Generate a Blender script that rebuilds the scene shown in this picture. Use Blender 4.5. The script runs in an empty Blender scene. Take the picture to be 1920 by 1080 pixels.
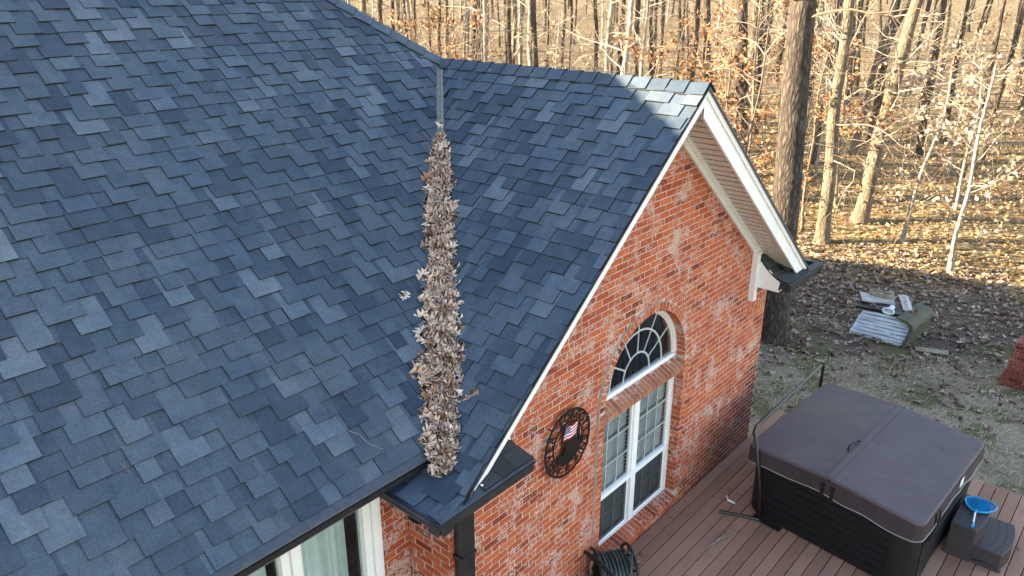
import bpy, math, random
import numpy as np
from mathutils import Vector, Matrix
random.seed(7); RN = np.random.default_rng(7)
SC = bpy.context.scene
COL = SC.collection
rad = math.radians

# ------------------------------------------------------------------ camera
CAM = np.array([-6.457, -3.7347, 6.0164])
YAW, PITCH = rad(49.15), rad(21.737)
FWD = np.array([math.sin(YAW)*math.cos(PITCH), math.cos(YAW)*math.cos(PITCH), -math.sin(PITCH)])
RGT = np.cross(FWD, [0, 0, 1]); RGT /= np.linalg.norm(RGT)
UPV = np.cross(RGT, FWD)
cd = bpy.data.cameras.new('camera'); cam = bpy.data.objects.new('camera', cd); COL.objects.link(cam)
cd.sensor_width = 36; cd.lens = 1486.34/1920*36; cd.clip_end = 2000; cd.clip_start = .05
cam.matrix_world = Matrix(((RGT[0], UPV[0], -FWD[0], CAM[0]), (RGT[1], UPV[1], -FWD[1], CAM[1]),
                           (RGT[2], UPV[2], -FWD[2], CAM[2]), (0, 0, 0, 1)))
SC.camera = cam
# ------------------------------------------------------------------ sky and sun
SUN_EL = rad(15.9); SUN_XY = (-.654, .756)
w = bpy.data.worlds.new('World'); SC.world = w; w.use_nodes = True
nt = w.node_tree; bg = nt.nodes['Background']
sky = nt.nodes.new('ShaderNodeTexSky'); sky.sky_type = 'NISHITA'; sky.sun_disc = False
sky.sun_elevation = SUN_EL; sky.sun_rotation = math.atan2(SUN_XY[0], SUN_XY[1])
sky.air_density = 1.0; sky.dust_density = .2; sky.ozone_density = 1.0
# camera white balance (shade rendered near neutral): the same gains on sky and sun
WB = (1.13, 1.0, .92)
wm = nt.nodes.new('ShaderNodeMix'); wm.data_type = 'RGBA'; wm.blend_type = 'MULTIPLY'; wm.inputs[0].default_value = 1; wm.inputs[7].default_value = (*WB, 1)
nt.links.new(sky.outputs[0], wm.inputs[6]); nt.links.new(wm.outputs[2], bg.inputs[0]); bg.inputs[1].default_value = .09
sd = bpy.data.lights.new('sun', 'SUN'); sd.energy = 5.0; sd.angle = rad(.55); sd.color = (1.0, .85, .60)
sun = bpy.data.objects.new('sun', sd); COL.objects.link(sun)
sv = Vector((SUN_XY[0]*math.cos(SUN_EL), SUN_XY[1]*math.cos(SUN_EL), math.sin(SUN_EL)))
sun.rotation_euler = sv.to_track_quat('Z', 'Y').to_euler(); sun.location = (-20, 20, 20)
SC.view_settings.view_transform = 'Standard'; SC.view_settings.look = 'None'
SC.view_settings.gamma = 1; SC.view_settings.use_curve_mapping = False
SC.view_settings.exposure = 2.95
SC.cycles.max_bounces = 6; SC.cycles.transparent_max_bounces = 12

# ------------------------------------------------------------------ material helpers
class G:
    def __init__(s, name):
        s.m = bpy.data.materials.new(name); s.m.use_nodes = True
        s.t = s.m.node_tree; s.b = s.t.nodes['Principled BSDF']; s.out = s.t.nodes['Material Output']
        s.b.inputs['Specular IOR Level'].default_value = .3
    def n(s, typ, **kw):
        nd = s.t.nodes.new('ShaderNode'+typ)
        for k, v in kw.items():
            if k.startswith('i_'): nd.inputs[k[2:].replace('_', ' ')].default_value = v
            else: setattr(nd, k, v)
        return nd
    def l(s, a, b): s.t.links.new(a, b)
    def pos(s, scale=(1, 1, 1)):
        g = s.n('NewGeometry'); mp = s.n('Mapping'); mp.inputs['Scale'].default_value = scale
        s.l(g.outputs['Position'], mp.inputs['Vector']); return mp.outputs[0]
    def noise(s, vec, scale, detail=3, rough=.55):
        nd = s.n('TexNoise'); nd.inputs['Scale'].default_value = scale; nd.inputs['Detail'].default_value = detail
        nd.inputs['Roughness'].default_value = rough
        if vec is not None: s.l(vec, nd.inputs['Vector'])
        return nd.outputs['Fac']
    def ramp(s, fac, stops):
        r = s.n('ValToRGB'); e = r.color_ramp.elements
        while len(e) < len(stops): e.new(.5)
        for q, (p, c) in zip(e, stops):
            q.position = p; q.color = (c[0], c[1], c[2], 1) if hasattr(c, '__len__') else (c, c, c, 1)
        s.l(fac, r.inputs[0]); return r.outputs[0]
    def mix(s, fac, a, b, mode='MIX'):
        x = s.n('Mix'); x.data_type = 'RGBA'; x.blend_type = mode
        for v, si in ((fac, 0), (a, 6), (b, 7)):
            sock = x.inputs[si]
            if isinstance(v, (int, float)): sock.default_value = v if si == 0 else (v, v, v, 1)
            elif isinstance(v, tuple): sock.default_value = (v[0], v[1], v[2], 1)
            else: s.l(v, sock)
        return x.outputs[2]
    def math(s, op, a, b=None):
        x = s.n('Math'); x.operation = op
        for v, i in ((a, 0), (b, 1)):
            if v is None: continue
            if isinstance(v, (int, float)): x.inputs[i].default_value = v
            else: s.l(v, x.inputs[i])
        return x.outputs[0]
    def attr(s, nm):
        a = s.n('Attribute'); a.attribute_name = nm; return a.outputs['Fac']
    def bump(s, h, strength=.5, dist=.01):
        b = s.n('Bump'); b.inputs['Strength'].default_value = strength; b.inputs['Distance'].default_value = dist
        s.l(h, b.inputs['Height']); s.l(b.outputs[0], s.b.inputs['Normal'])
    def col(s, c):
        if isinstance(c, tuple): s.b.inputs['Base Color'].default_value = (c[0], c[1], c[2], 1)
        else: s.l(c, s.b.inputs['Base Color'])
    def set(s, **kw):
        for k, v in kw.items(): s.b.inputs[k.replace('_', ' ')].default_value = v

M = {}
def simple(name, c, rough=.5, metal=0, var=.12, scale=8, spec=.3, bump=0, bscale=60):
    g = G(name); v = g.pos(); n = g.noise(v, scale, 4)
    g.col(g.ramp(n, [(.3, tuple(x*(1-var) for x in c)), (.7, tuple(x*(1+var) for x in c))]))
    g.set(Roughness=rough, Metallic=metal); g.b.inputs['Specular IOR Level'].default_value = spec
    if bump: g.bump(g.noise(v, bscale, 3), bump, .004)
    M[name] = g.m; return g.m

# shingles: 'tone' picks the granule blend, cut edges (tone<0) are bare dark asphalt
g = G('shingle'); t = g.attr('tone'); v = g.pos()
base = g.ramp(t, [(0, (.038, .055, .082)), (.4, (.063, .087, .119)), (.75, (.090, .117, .152)), (1, (.124, .152, .188))])
n1 = g.noise(v, 330, 2, .7); n2 = g.noise(v, 9, 4); n3 = g.noise(v, 2.2, 3)
c = g.mix(1, base, g.ramp(n1, [(.3, .45), (.5, .95), (.72, 1.75)]), 'MULTIPLY')
c = g.mix(1, c, g.ramp(n2, [(.3, .86), (.7, 1.12)]), 'MULTIPLY')
c = g.mix(1, c, g.ramp(n3, [(.35, (.86, .90, .95)), (.65, (1.12, 1.07, 1.0))]), 'MULTIPLY')
c = g.mix(1, c, g.ramp(g.noise(v, 70, 3, .7), [(.3, .82), (.7, 1.2)]), 'MULTIPLY')
g.col(g.mix(g.math('LESS_THAN', t, -.5), c, (.02, .019, .018)))
g.set(Roughness=.88); g.bump(n1, .55, .004); M['shingle'] = g.m

# brick: red-orange body, tone per brick, smeared mortar and limewash patches, darker maroon toward the lower right
def brick_mat(name, cols, smear=1.0, dark_foot=True):
    g = G(name); t = g.attr('tone'); v = g.pos()
    base = g.ramp(t, cols)
    n1 = g.noise(v, 42, 4, .65); n2 = g.noise(v, 160, 3)
    c = g.mix(1, base, g.ramp(n1, [(.28, .68), (.5, 1.0), (.75, 1.3)]), 'MULTIPLY')
    big = g.noise(v, 3.6, 5, .7); fine = g.noise(v, 34, 5, .7)
    s = g.math('ADD', g.math('MULTIPLY', big, .75), g.math('MULTIPLY', fine, .62))
    mask = g.ramp(s, [(.71, 0), (.77, .8*smear)])
    fine2 = g.noise(v, 75, 3, .6)
    mask2 = g.ramp(fine2, [(.65, 0), (.71, .5*smear)])
    c = g.mix(mask, c, (.52, .38, .32)); c = g.mix(mask2, c, (.48, .32, .25))
    if dark_foot:
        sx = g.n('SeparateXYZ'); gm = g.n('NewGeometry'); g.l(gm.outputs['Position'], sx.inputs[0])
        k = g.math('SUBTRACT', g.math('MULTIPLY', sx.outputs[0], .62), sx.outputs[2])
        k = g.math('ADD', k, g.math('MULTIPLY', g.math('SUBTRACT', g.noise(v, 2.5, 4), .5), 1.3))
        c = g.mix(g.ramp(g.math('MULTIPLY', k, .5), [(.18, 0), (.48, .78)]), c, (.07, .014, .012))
    g.col(c); g.set(Roughness=.85); g.bump(g.math('ADD', n2, n1), .5, .004); M[name] = g.m
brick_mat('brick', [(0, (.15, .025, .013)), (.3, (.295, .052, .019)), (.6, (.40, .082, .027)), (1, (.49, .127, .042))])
brick_mat('ledge_brick', [(0, (.20, .055, .03)), (.5, (.30, .10, .05)), (1, (.38, .15, .075))], .35, False)
brick_mat('yard_brick', [(0, (.12, .03, .022)), (.5, (.19, .05, .036)), (1, (.26, .08, .058))], .15, False)
g = G('mortar'); v = g.pos(); n = g.noise(v, 30, 5, .65); n2 = g.noise(v, 2.5, 3)
c = g.ramp(n, [(.3, (.36, .27, .22)), (.55, (.54, .43, .365)), (.8, (.64, .53, .46))])
g.col(g.mix(1, c, g.ramp(n2, [(.3, .8), (.7, 1.1)]), 'MULTIPLY')); g.set(Roughness=.95); g.bump(n, .6, .006); M['mortar'] = g.m
# distant plain brickwork of walls out of view
g = G('far_brickwork'); bt = g.n('TexBrick'); bt.inputs['Scale'].default_value = 4.9
bt.inputs['Color1'].default_value = (.30, .07, .03, 1); bt.inputs['Color2'].default_value = (.22, .05, .025, 1); bt.inputs['Mortar'].default_value = (.5, .42, .36, 1)
bt.inputs['Mortar Size'].default_value = .012
g.l(g.pos(), bt.inputs['Vector']); g.col(bt.outputs[0]); g.set(Roughness=.9); M['far_brickwork'] = g.m

simple('white_paint', (.80, .79, .76), .42, var=.05, scale=5, bump=.08)
simple('white_vinyl', (.82, .82, .81), .35, var=.03)
simple('soffit_vinyl', (.66, .61, .56), .5, var=.04)
simple('black_metal', (.016, .016, .017), .38, var=.3, spec=.5)
simple('black_iron', (.010, .009, .009), .5, var=.3)
g = G('gutter_dark'); v = g.pos(); n = g.noise(v, 7, 5, .7)
g.col(g.ramp(n, [(.35, (.016, .018, .02)), (.6, (.028, .03, .032)), (.78, (.06, .055, .038))])); g.set(Roughness=.5); M['gutter_dark'] = g.m
simple('drip_edge', (.045, .055, .075), .45, var=.25, scale=20, spec=.5)
g = G('flashing'); v = g.pos((1, 1, 1)); n = g.noise(v, 14, 5, .7)
g.col(g.ramp(n, [(.3, (.17, .165, .14)), (.7, (.33, .32, .28))])); g.set(Roughness=.55, Metallic=.35); M['flashing'] = g.m
simple('roof_underlay', (.02, .021, .023), .9)
simple('return_roof', (.03, .031, .033), .85, var=.35, scale=14, bump=.5, bscale=280)
g = G('skirt_shingle'); t = g.attr('tone'); v = g.pos(); n1 = g.noise(v, 330, 2, .7); n2 = g.noise(v, 6, 5, .7)
c = g.ramp(t, [(0, (.028, .03, .033)), (1, (.06, .063, .067))]); c = g.mix(1, c, g.ramp(n1, [(.3, .5), (.7, 1.5)]), 'MULTIPLY')
c = g.mix(g.ramp(n2, [(.6, 0), (.8, .5)]), c, (.06, .058, .032))
g.col(g.mix(g.math('LESS_THAN', t, -.5), c, (.01, .01, .01))); g.set(Roughness=.88); g.bump(n1, .5, .004); M['skirt_shingle'] = g.m

g = G('window_glass')
fr = g.n('Fresnel'); fr.inputs[0].default_value = 1.5
tr = g.n('BsdfTransparent'); tr.inputs[0].default_value = (.88, .91, .91, 1)
gl = g.n('BsdfGlossy'); gl.inputs['Roughness'].default_value = .03; gl.inputs['Color'].default_value = (.9, .95, 1, 1)
mx = g.n('MixShader'); g.l(g.math('ADD', fr.outputs[0], .03), mx.inputs[0]); g.l(tr.outputs[0], mx.inputs[1]); g.l(gl.outputs[0], mx.inputs[2])
g.l(mx.outputs[0], g.out.inputs['Surface']); M['window_glass'] = g.m
g = G('insect_screen')
tr = g.n('BsdfTransparent'); tr.inputs[0].default_value = (1, 1, 1, 1)
df = g.n('BsdfDiffuse'); df.inputs[0].default_value = (.03, .032, .034, 1)
mx = g.n('MixShader'); mx.inputs[0].default_value = .58; g.l(tr.outputs[0], mx.inputs[1]); g.l(df.outputs[0], mx.inputs[2])
g.l(mx.outputs[0], g.out.inputs['Surface']); M['insect_screen'] = g.m
simple('blind', (.86, .88, .88), .5, var=.05)
simple('curtain', (.60, .70, .67), .8, var=.08)
simple('interior', (.08, .075, .07), .9)

g = G('deck_board'); t = g.attr('tone'); v = g.pos((1.2, 30, 1)); n = g.noise(v, 3, 5, .65); v2 = g.pos(); n2 = g.noise(v2, 3.5, 5, .65); n3 = g.noise(v2, 60, 4)
c = g.ramp(t, [(0, (.27, .14, .088)), (.5, (.355, .195, .13)), (1, (.43, .25, .172))])
c = g.mix(1, c, g.ramp(n, [(.3, .84), (.7, 1.12)]), 'MULTIPLY')
c = g.mix(g.ramp(n2, [(.52, 0), (.72, .6)]), c, (.19, .13, .097))
c = g.mix(g.ramp(n3, [(.66, 0), (.8, .5)]), c, (.10, .07, .055))
g.col(c); g.set(Roughness=.8); g.bump(n, .25, .004); M['deck_board'] = g.m

g = G('tub_vinyl'); v = g.pos(); n = g.noise(v, 2.2, 4, .6); n2 = g.noise(v, 26, 5, .7); n3 = g.noise(v, 5, 3)
c = g.ramp(n, [(.3, (.088, .066, .070)), (.55, (.106, .081, .086)), (.75, (.120, .093, .094))])
c = g.mix(g.ramp(g.math('ADD', g.math('MULTIPLY', n, .6), g.math('MULTIPLY', n2, .4)), [(.52, 0), (.7, .35)]), c, (.12, .105, .085))
gm = g.n('NewGeometry'); vd_ = g.n('VectorMath'); vd_.operation = 'DISTANCE'; vd_.inputs[1].default_value = (2.75, -1.05, .92); g.l(gm.outputs['Position'], vd_.inputs[0])
ds_ = g.math('ADD', vd_.outputs['Value'], g.math('MULTIPLY', g.math('SUBTRACT', g.noise(v, 4, 5, .7), .5), .9))
c = g.mix(g.ramp(ds_, [(.1, .55), (.75, 0)]), c, (.135, .115, .085))
c = g.mix(g.ramp(g.noise(v, 9, 2), [(.70, 0), (.74, .5)]), c, (.04, .035, .03))
g.col(c); g.set(Roughness=.55); g.bump(g.math('ADD', g.math('MULTIPLY', n3, 3), n2), .25, .010); M['tub_vinyl'] = g.m
simple('tub_skirt', (.050, .036, .040), .5, var=.18, scale=6, bump=.4, bscale=9)  # darker than the cover vinyl: the side's shade is put into the colour
simple('tub_panel', (.009, .009, .011), .45, var=.2, scale=20)
simple('tub_corner', (.012, .010, .010), .5, var=.2)
simple('piping', (.30, .28, .27), .6)
simple('step_plastic', (.048, .038, .040), .5, var=.2, scale=30, bump=.25, bscale=120)
simple('step_slot', (.005, .005, .005), .7)
simple('skimmer_blue', (.03, .28, .50), .35, var=.1)
g = G('skimmer_net'); tr = g.n('BsdfTransparent'); df = g.n('BsdfDiffuse'); df.inputs[0].default_value = (.012, .20, .42, 1)
wv = g.n('TexChecker'); wv.inputs['Scale'].default_value = 160; g.l(g.pos(), wv.inputs['Vector'])
mx = g.n('MixShader'); g.l(g.math('ADD', g.math('MULTIPLY', wv.outputs['Fac'], .25), .65), mx.inputs[0]); g.l(tr.outputs[0], mx.inputs[1]); g.l(df.outputs[0], mx.inputs[2])
g.l(mx.outputs[0], g.out.inputs['Surface']); M['skimmer_net'] = g.m
simple('label_white', (.75, .76, .78), .5)
simple('hose', (.018, .030, .029), .30, var=.3, spec=.7)
simple('brass', (.55, .50, .42), .3, metal=.7)
simple('flag_blue', (.02, .03, .10), .5); simple('flag_red', (.42, .02, .035), .5); simple('flag_white', (.75, .74, .74), .5)
g = G('sheet_white'); v = g.pos((1, 1, 9)); n = g.noise(v, 7, 5, .7); n2 = g.noise(g.pos(), 5, 4)
g.col(g.mix(g.ramp(n, [(.56, 0), (.68, .75)]), g.ramp(n2, [(.3, (.50, .56, .61)), (.7, (.70, .76, .80))]), (.10, .10, .11))); g.set(Roughness=.7); M['sheet_white'] = g.m
simple('olive_slab', (.075, .075, .05), .7, var=.3, scale=6, bump=.4)
simple('board_grey', (.42, .39, .35), .8, var=.25, scale=10, bump=.4)
simple('stone', (.26, .23, .16), .9, var=.35, scale=12, bump=.6, bscale=30)
simple('black_plastic', (.014, .014, .015), .4, var=.3)
simple('core_hole', (.02, .01, .008), 1.0)

def bark(name, c0, c1, c2, sc=1.0):
    g = G(name); v = g.pos((9*sc, 9*sc, 2.6*sc)); n = g.noise(v, 1.9, 6, .75); v2 = g.pos(); n2 = g.noise(v2, 2.0, 3)
    vo = g.n('TexVoronoi'); vo.feature = 'DISTANCE_TO_EDGE'; vo.inputs['Scale'].default_value = 1.8; g.l(v, vo.inputs['Vector'])
    h = g.math('ADD', n, g.math('MULTIPLY', vo.outputs['Distance'], .8))
    c = g.ramp(h, [(.35, c0), (.62, c1), (.95, c2)])
    g.col(g.mix(1, c, g.ramp(n2, [(.3, .75), (.7, 1.2)]), 'MULTIPLY')); g.set(Roughness=.95); g.bump(h, .9, .05); M[name] = g.m
bark('bark_oak', (.018, .014, .011), (.062, .047, .036), (.16, .128, .10))
bark('bark_tan', (.08, .058, .038), (.17, .13, .088), (.27, .215, .155))
bark('bark_dark', (.03, .024, .019), (.08, .062, .047), (.17, .135, .105))
bark('bark_pale', (.14, .115, .09), (.31, .27, .22), (.44, .39, .34))
simple('twig_pale', (.34, .275, .21), .9, var=.25, scale=3)
simple('twig_brown', (.14, .10, .07), .9, var=.25, scale=3)
def leafmat(name, stops, trans=.25):
    g = G(name); t = g.attr('tone'); v = g.pos(); n = g.noise(v, 45, 3)
    c = g.mix(1, g.ramp(t, stops), g.ramp(n, [(.3, .8), (.7, 1.18)]), 'MULTIPLY')
    df = g.n('BsdfDiffuse'); tl = g.n('BsdfTranslucent'); mx = g.n('MixShader'); mx.inputs[0].default_value = trans
    g.l(c, df.inputs[0]); g.l(c, tl.inputs[0]); g.l(df.outputs[0], mx.inputs[1]); g.l(tl.outputs[0], mx.inputs[2])
    g.l(mx.outputs[0], g.out.inputs['Surface']); M[name] = g.m
leafmat('leaf_dry', [(0, (.15, .07, .04)), (.25, (.38, .225, .15)), (.55, (.70, .505, .38)), (.9, (.87, .71, .58)), (1, (.5, .22, .09))], .15)
leafmat('leaf_ground', [(0, (.13, .075, .055)), (.3, (.27, .18, .135)), (.7, (.48, .37, .29)), (1, (.66, .55, .46))], .1)
leafmat('leaf_litter', [(0, (.15, .08, .035)), (.35, (.32, .21, .10)), (.7, (.45, .33, .18)), (1, (.58, .46, .30))], .3)
leafmat('leaf_orange', [(0, (.15, .06, .028)), (.5, (.29, .15, .075)), (1, (.45, .29, .17))], .22)
leafmat('leaf_pale', [(0, (.14, .07, .04)), (.4, (.33, .22, .14)), (1, (.54, .43, .32))], .2)
leafmat('straw', [(0, (.26, .195, .12)), (.5, (.48, .38, .25)), (1, (.68, .57, .41))], .2)

# ground: dark soil, straw-coloured turf and moss by the deck, thick litter in the woods
g = G('ground_mat'); v = g.pos(); sx = g.n('SeparateXYZ'); gm = g.n('NewGeometry'); g.l(gm.outputs['Position'], sx.inputs[0])
q = g.math('ADD', g.math('MULTIPLY', sx.outputs[0], .87), g.math('MULTIPLY', sx.outputs[1], .35))
nb = g.noise(v, .9, 5, .6); nm = g.noise(v, 5, 5, .65); nf = g.noise(v, 38, 4, .7)
qn = g.math('ADD', q, g.math('MULTIPLY', g.math('SUBTRACT', nb, .5), 3.2))
soil = g.ramp(nf, [(.3, (.050, .036, .025)), (.55, (.11, .08, .056)), (.8, (.24, .18, .13))])
turf = g.ramp(nf, [(.3, (.13, .10, .065)), (.5, (.30, .24, .16)), (.7, (.52, .43, .30))])
sand = g.ramp(nf, [(.3, (.20, .165, .125)), (.7, (.38, .325, .26))])
moss = g.ramp(nf, [(.3, (.045, .052, .010)), (.7, (.13, .135, .03))])
turf = g.mix(g.ramp(nm, [(.5, 0), (.62, .7)]), turf, sand)
c = g.mix(g.ramp(qn, [(0, 0), (1, 1)]), turf, soil) if False else None
mr = g.n('MapRange'); mr.inputs['From Min'].default_value = 5.6; mr.inputs['From Max'].default_value = 7.6; g.l(qn, mr.inputs['Value'])
c = g.mix(mr.outputs[0], turf, soil)
nmoss = g.noise(g.pos((1, 1, 1)), 1.15, 4, .6)
band = g.n('MapRange'); band.inputs['From Min'].default_value = 9.5; band.inputs['From Max'].default_value = 6.5; g.l(qn, band.inputs['Value'])
c = g.mix(g.math('MULTIPLY', g.ramp(nmoss, [(.51, 0), (.58, .8)]), band.outputs[0]), c, moss)
vo = g.n('TexVoronoi'); vo.inputs['Scale'].default_value = 9; g.l(v, vo.inputs['Vector'])
sep = g.n('SeparateColor'); g.l(vo.outputs['Color'], sep.inputs[0])
lit = g.ramp(sep.outputs[0], [(0, (.24, .135, .05)), (.35, (.42, .275, .12)), (.7, (.53, .38, .185)), (1, (.62, .48, .27))])
lit = g.mix(1, lit, g.ramp(nf, [(.3, .40), (.7, .95)]), 'MULTIPLY'); lit = g.mix(1, lit, g.ramp(nb, [(.3, .6), (.7, 1.0)]), 'MULTIPLY'); lit = g.mix(1, lit, g.ramp(nm, [(.35, (.55, .5, .45)), (.6, 1.0)]), 'MULTIPLY')
ml = g.n('MapRange'); ml.inputs['From Min'].default_value = 10.4; ml.inputs['From Max'].default_value = 11.6; g.l(qn, ml.inputs['Value'])  # brighter litter set to start at the house shadow's edge; sunlight put into colour
g.col(g.mix(ml.outputs[0], c, lit)); g.set(Roughness=.95)
g.bump(g.math('ADD', nf, g.math('MULTIPLY', nm, 2)), .7, .03); M['ground'] = g.m

# ------------------------------------------------------------------ mesh helpers
class MB:
    """collects faces (with a tone per face) and links them as one mesh object"""
    def __init__(s): s.v = []; s.f = []; s.t = []
    def face(s, pts, tone=.5):
        k = len(s.v); s.v.extend([tuple(map(float, p)) for p in pts]); s.f.append(tuple(range(k, k+len(pts)))); s.t.append(tone)
    def poly(s, pts, faces, tone=.5):
        k = len(s.v); s.v.extend([tuple(map(float, p)) for p in pts])
        for fc in faces: s.f.append(tuple(i+k for i in fc)); s.t.append(tone)
    def box(s, x0, x1, y0, y1, z0, z1, tone=.5, jit=0):
        p = [(x, y, z) for z in (z0, z1) for y in (y0, y1) for x in (x0, x1)]
        if jit: p = [tuple(c+random.uniform(-jit, jit) for c in q) for q in p]
        s.poly(p, [(0, 2, 3, 1), (4, 5, 7, 6), (0, 1, 5, 4), (2, 6, 7, 3), (0, 4, 6, 2), (1, 3, 7, 5)], tone)
    def prism(s, prof, d0, d1, fn, tone=.5):
        """profile polygon (a,b) extruded from d0 to d1; fn(a,b,d)->xyz"""
        n = len(prof); p = [fn(a, b, d0) for a, b in prof]+[fn(a, b, d1) for a, b in prof]
        fs = [tuple(range(n-1, -1, -1)), tuple(range(n, 2*n))]+[(i, (i+1) % n, n+(i+1) % n, n+i) for i in range(n)]
        s.poly(p, fs, tone)
    def tube(s, pts, radii, n=8, tone=.5, cap=True):
        pts = [np.array(p, float) for p in pts]; rings = []; k = len(s.v)
        if not hasattr(radii, '__len__'): radii = [radii]*len(pts)
        ref = None
        for i, p in enumerate(pts):
            d = pts[min(i+1, len(pts)-1)]-pts[max(i-1, 0)]; d = d/(np.linalg.norm(d)+1e-9)
            if ref is None: ref = np.cross(d, [0, 0, 1.]) if abs(d[2]) < .9 else np.cross(d, [1., 0, 0])
            ref = ref-d*(ref@d); ref /= np.linalg.norm(ref)+1e-9; b = np.cross(d, ref)
            for j in range(n):
                a = 2*math.pi*j/n; s.v.append(tuple(p+radii[i]*(math.cos(a)*ref+math.sin(a)*b)))
        for i in range(len(pts)-1):
            for j in range(n):
                s.f.append((k+i*n+j, k+i*n+(j+1) % n, k+(i+1)*n+(j+1) % n, k+(i+1)*n+j)); s.t.append(tone)
        if cap:
            s.f.append(tuple(k+j for j in range(n-1, -1, -1))); s.t.append(tone)
            e = k+(len(pts)-1)*n; s.f.append(tuple(e+j for j in range(n))); s.t.append(tone)
    def build(s, name, mat, parent=None, smooth=False, center=True, loc=None):
        me = bpy.data.meshes.new(name); v = np.array(s.v, float)
        c = np.zeros(3)
        if center and len(v): c = (v.min(0)+v.max(0))/2
        me.from_pydata((v-c).tolist(), [], s.f); me.update()
        a = me.attributes.new('tone', 'FLOAT', 'FACE'); a.data.foreach_set('value', np.array(s.t, np.float32))
        if smooth: me.polygons.foreach_set('use_smooth', np.ones(len(me.polygons), bool))
        me.materials.append(M[mat] if isinstance(mat, str) else mat)
        o = bpy.data.objects.new(name, me); COL.objects.link(o)
        if parent is not None:
            o.parent = parent; po = Vector(WLOC.get(parent.name, (0, 0, 0))); o.location = Vector(c)-po
        else: o.location = c
        WLOC[o.name] = tuple(c); return o
WLOC = {}
def empty(name, loc, label, cat, group=None):
    o = bpy.data.objects.new(name, None); COL.objects.link(o); o.location = loc; WLOC[o.name] = tuple(loc)
    o.empty_display_size = .2; return tag(o, label, cat, group)
def tag(o, label=None, cat=None, group=None, kind=None):
    if label: o['label'] = label
    if cat: o['category'] = cat
    if group: o['group'] = group
    if kind: o['kind'] = kind
    return o
def stuff(o): o['kind'] = 'stuff'; return o
def clip(poly, a, b, c):
    """keep the part of a 2-D polygon where a*x+b*y<=c"""
    out = []; n = len(poly)
    for i in range(n):
        p, q = poly[i], poly[(i+1) % n]; dp = a*p[0]+b*p[1]-c; dq = a*q[0]+b*q[1]-c
        if dp <= 0: out.append(p)
        if (dp < 0 < dq) or (dq < 0 < dp):
            t = dp/(dp-dq); out.append((p[0]+t*(q[0]-p[0]), p[1]+t*(q[1]-p[1])))
    return out
def camdepth(p):
    d = np.array(p)-CAM; return d@FWD, d@RGT, d@UPV
def onscreen(p, m=.03):
    z, x, y = camdepth(p)
    return z > .2 and abs(x/z) < (960/1486.34)+m and abs(y/z) < (540/1486.34)+m
def rrect(hx, hy, r, n=6):
    pts = []
    for cx, cy, a0 in ((hx-r, hy-r, 0), (-hx+r, hy-r, 90), (-hx+r, -hy+r, 180), (hx-r, -hy+r, 270)):
        for k in range(n+1):
            a = rad(a0+90*k/n); pts.append((cx+r*math.cos(a), cy+r*math.sin(a)))
    return pts

# ------------------------------------------------------------------ ground
def terr(x, y):
    q = .756*x+.654*y
    return -.6+.02*max(0, q-18)
def bumpz(x, y): return .035*math.sin(x*.9+1.3*math.sin(y*.7))+.03*math.sin(y*1.3+.8*math.sin(x*.5))
gx = np.concatenate([np.linspace(-260, -16, 18), np.linspace(-14, 40, 110), np.linspace(42, 420, 50)])
gy = np.concatenate([np.linspace(-260, -12, 18), np.linspace(-11, 40, 104), np.linspace(42, 420, 50)])
mb = MB(); nx, ny = len(gx), len(gy)
mb.v = [(x, y, terr(x, y)+bumpz(x, y)) for y in gy for x in gx]
mb.f = [(j*nx+i, j*nx+i+1, (j+1)*nx+i+1, (j+1)*nx+i) for j in range(ny-1) for i in range(nx-1)]; mb.t = [.5]*len(mb.f)
ground = mb.build('ground', 'ground', smooth=True, center=False); ground['kind'] = 'structure'
ground['label'] = 'bare yard and leaf-covered woodland floor'

# ------------------------------------------------------------------ house
PM = .82; RZ = 5.10; WY = 2.93             # pitch, wing ridge height, where the wing ridge meets the main roof
HX, HW = 2.91, 3.40                        # wing half width, half width at eaves
YR = 4.95; MZ = RZ+PM*(YR-WY)               # main ridge
house = empty('brick_house', (0, 0, 0), 'red brick house with dark blue-grey shingled gable roofs and white trim', 'house')

# walls: mortar body behind the bricks
ZB = -.75; SP = 2.04; RO, RI = .872, .775; SILL = .17
def gable_z(x): return 4.84-.8*abs(x)
def open_top(x, r): return SP+math.sqrt(max(0, r*r-x*x))
mb = MB(); xs = sorted(set([-HX, -RO, 0, RO, HX]+[RO*math.sin(rad(a)) for a in range(-85, 86, 5)]))
for x0, x1 in zip(xs[:-1], xs[1:]):
    if abs((x0+x1)/2) < RO:
        mb.face([(x0, .004, ZB), (x1, .004, ZB), (x1, .004, SILL), (x0, .004, SILL)])
        mb.face([(x0, .004, open_top(x0, RO)), (x1, .004, open_top(x1, RO)), (x1, .004, gable_z(x1)), (x0, .004, gable_z(x0))])
    else:
        mb.face([(x0, .004, ZB), (x1, .004, ZB), (x1, .004, gable_z(x1)), (x0, .004, gable_z(x0))])
gw = mb.build('gable_wall', 'mortar', house)

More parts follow.
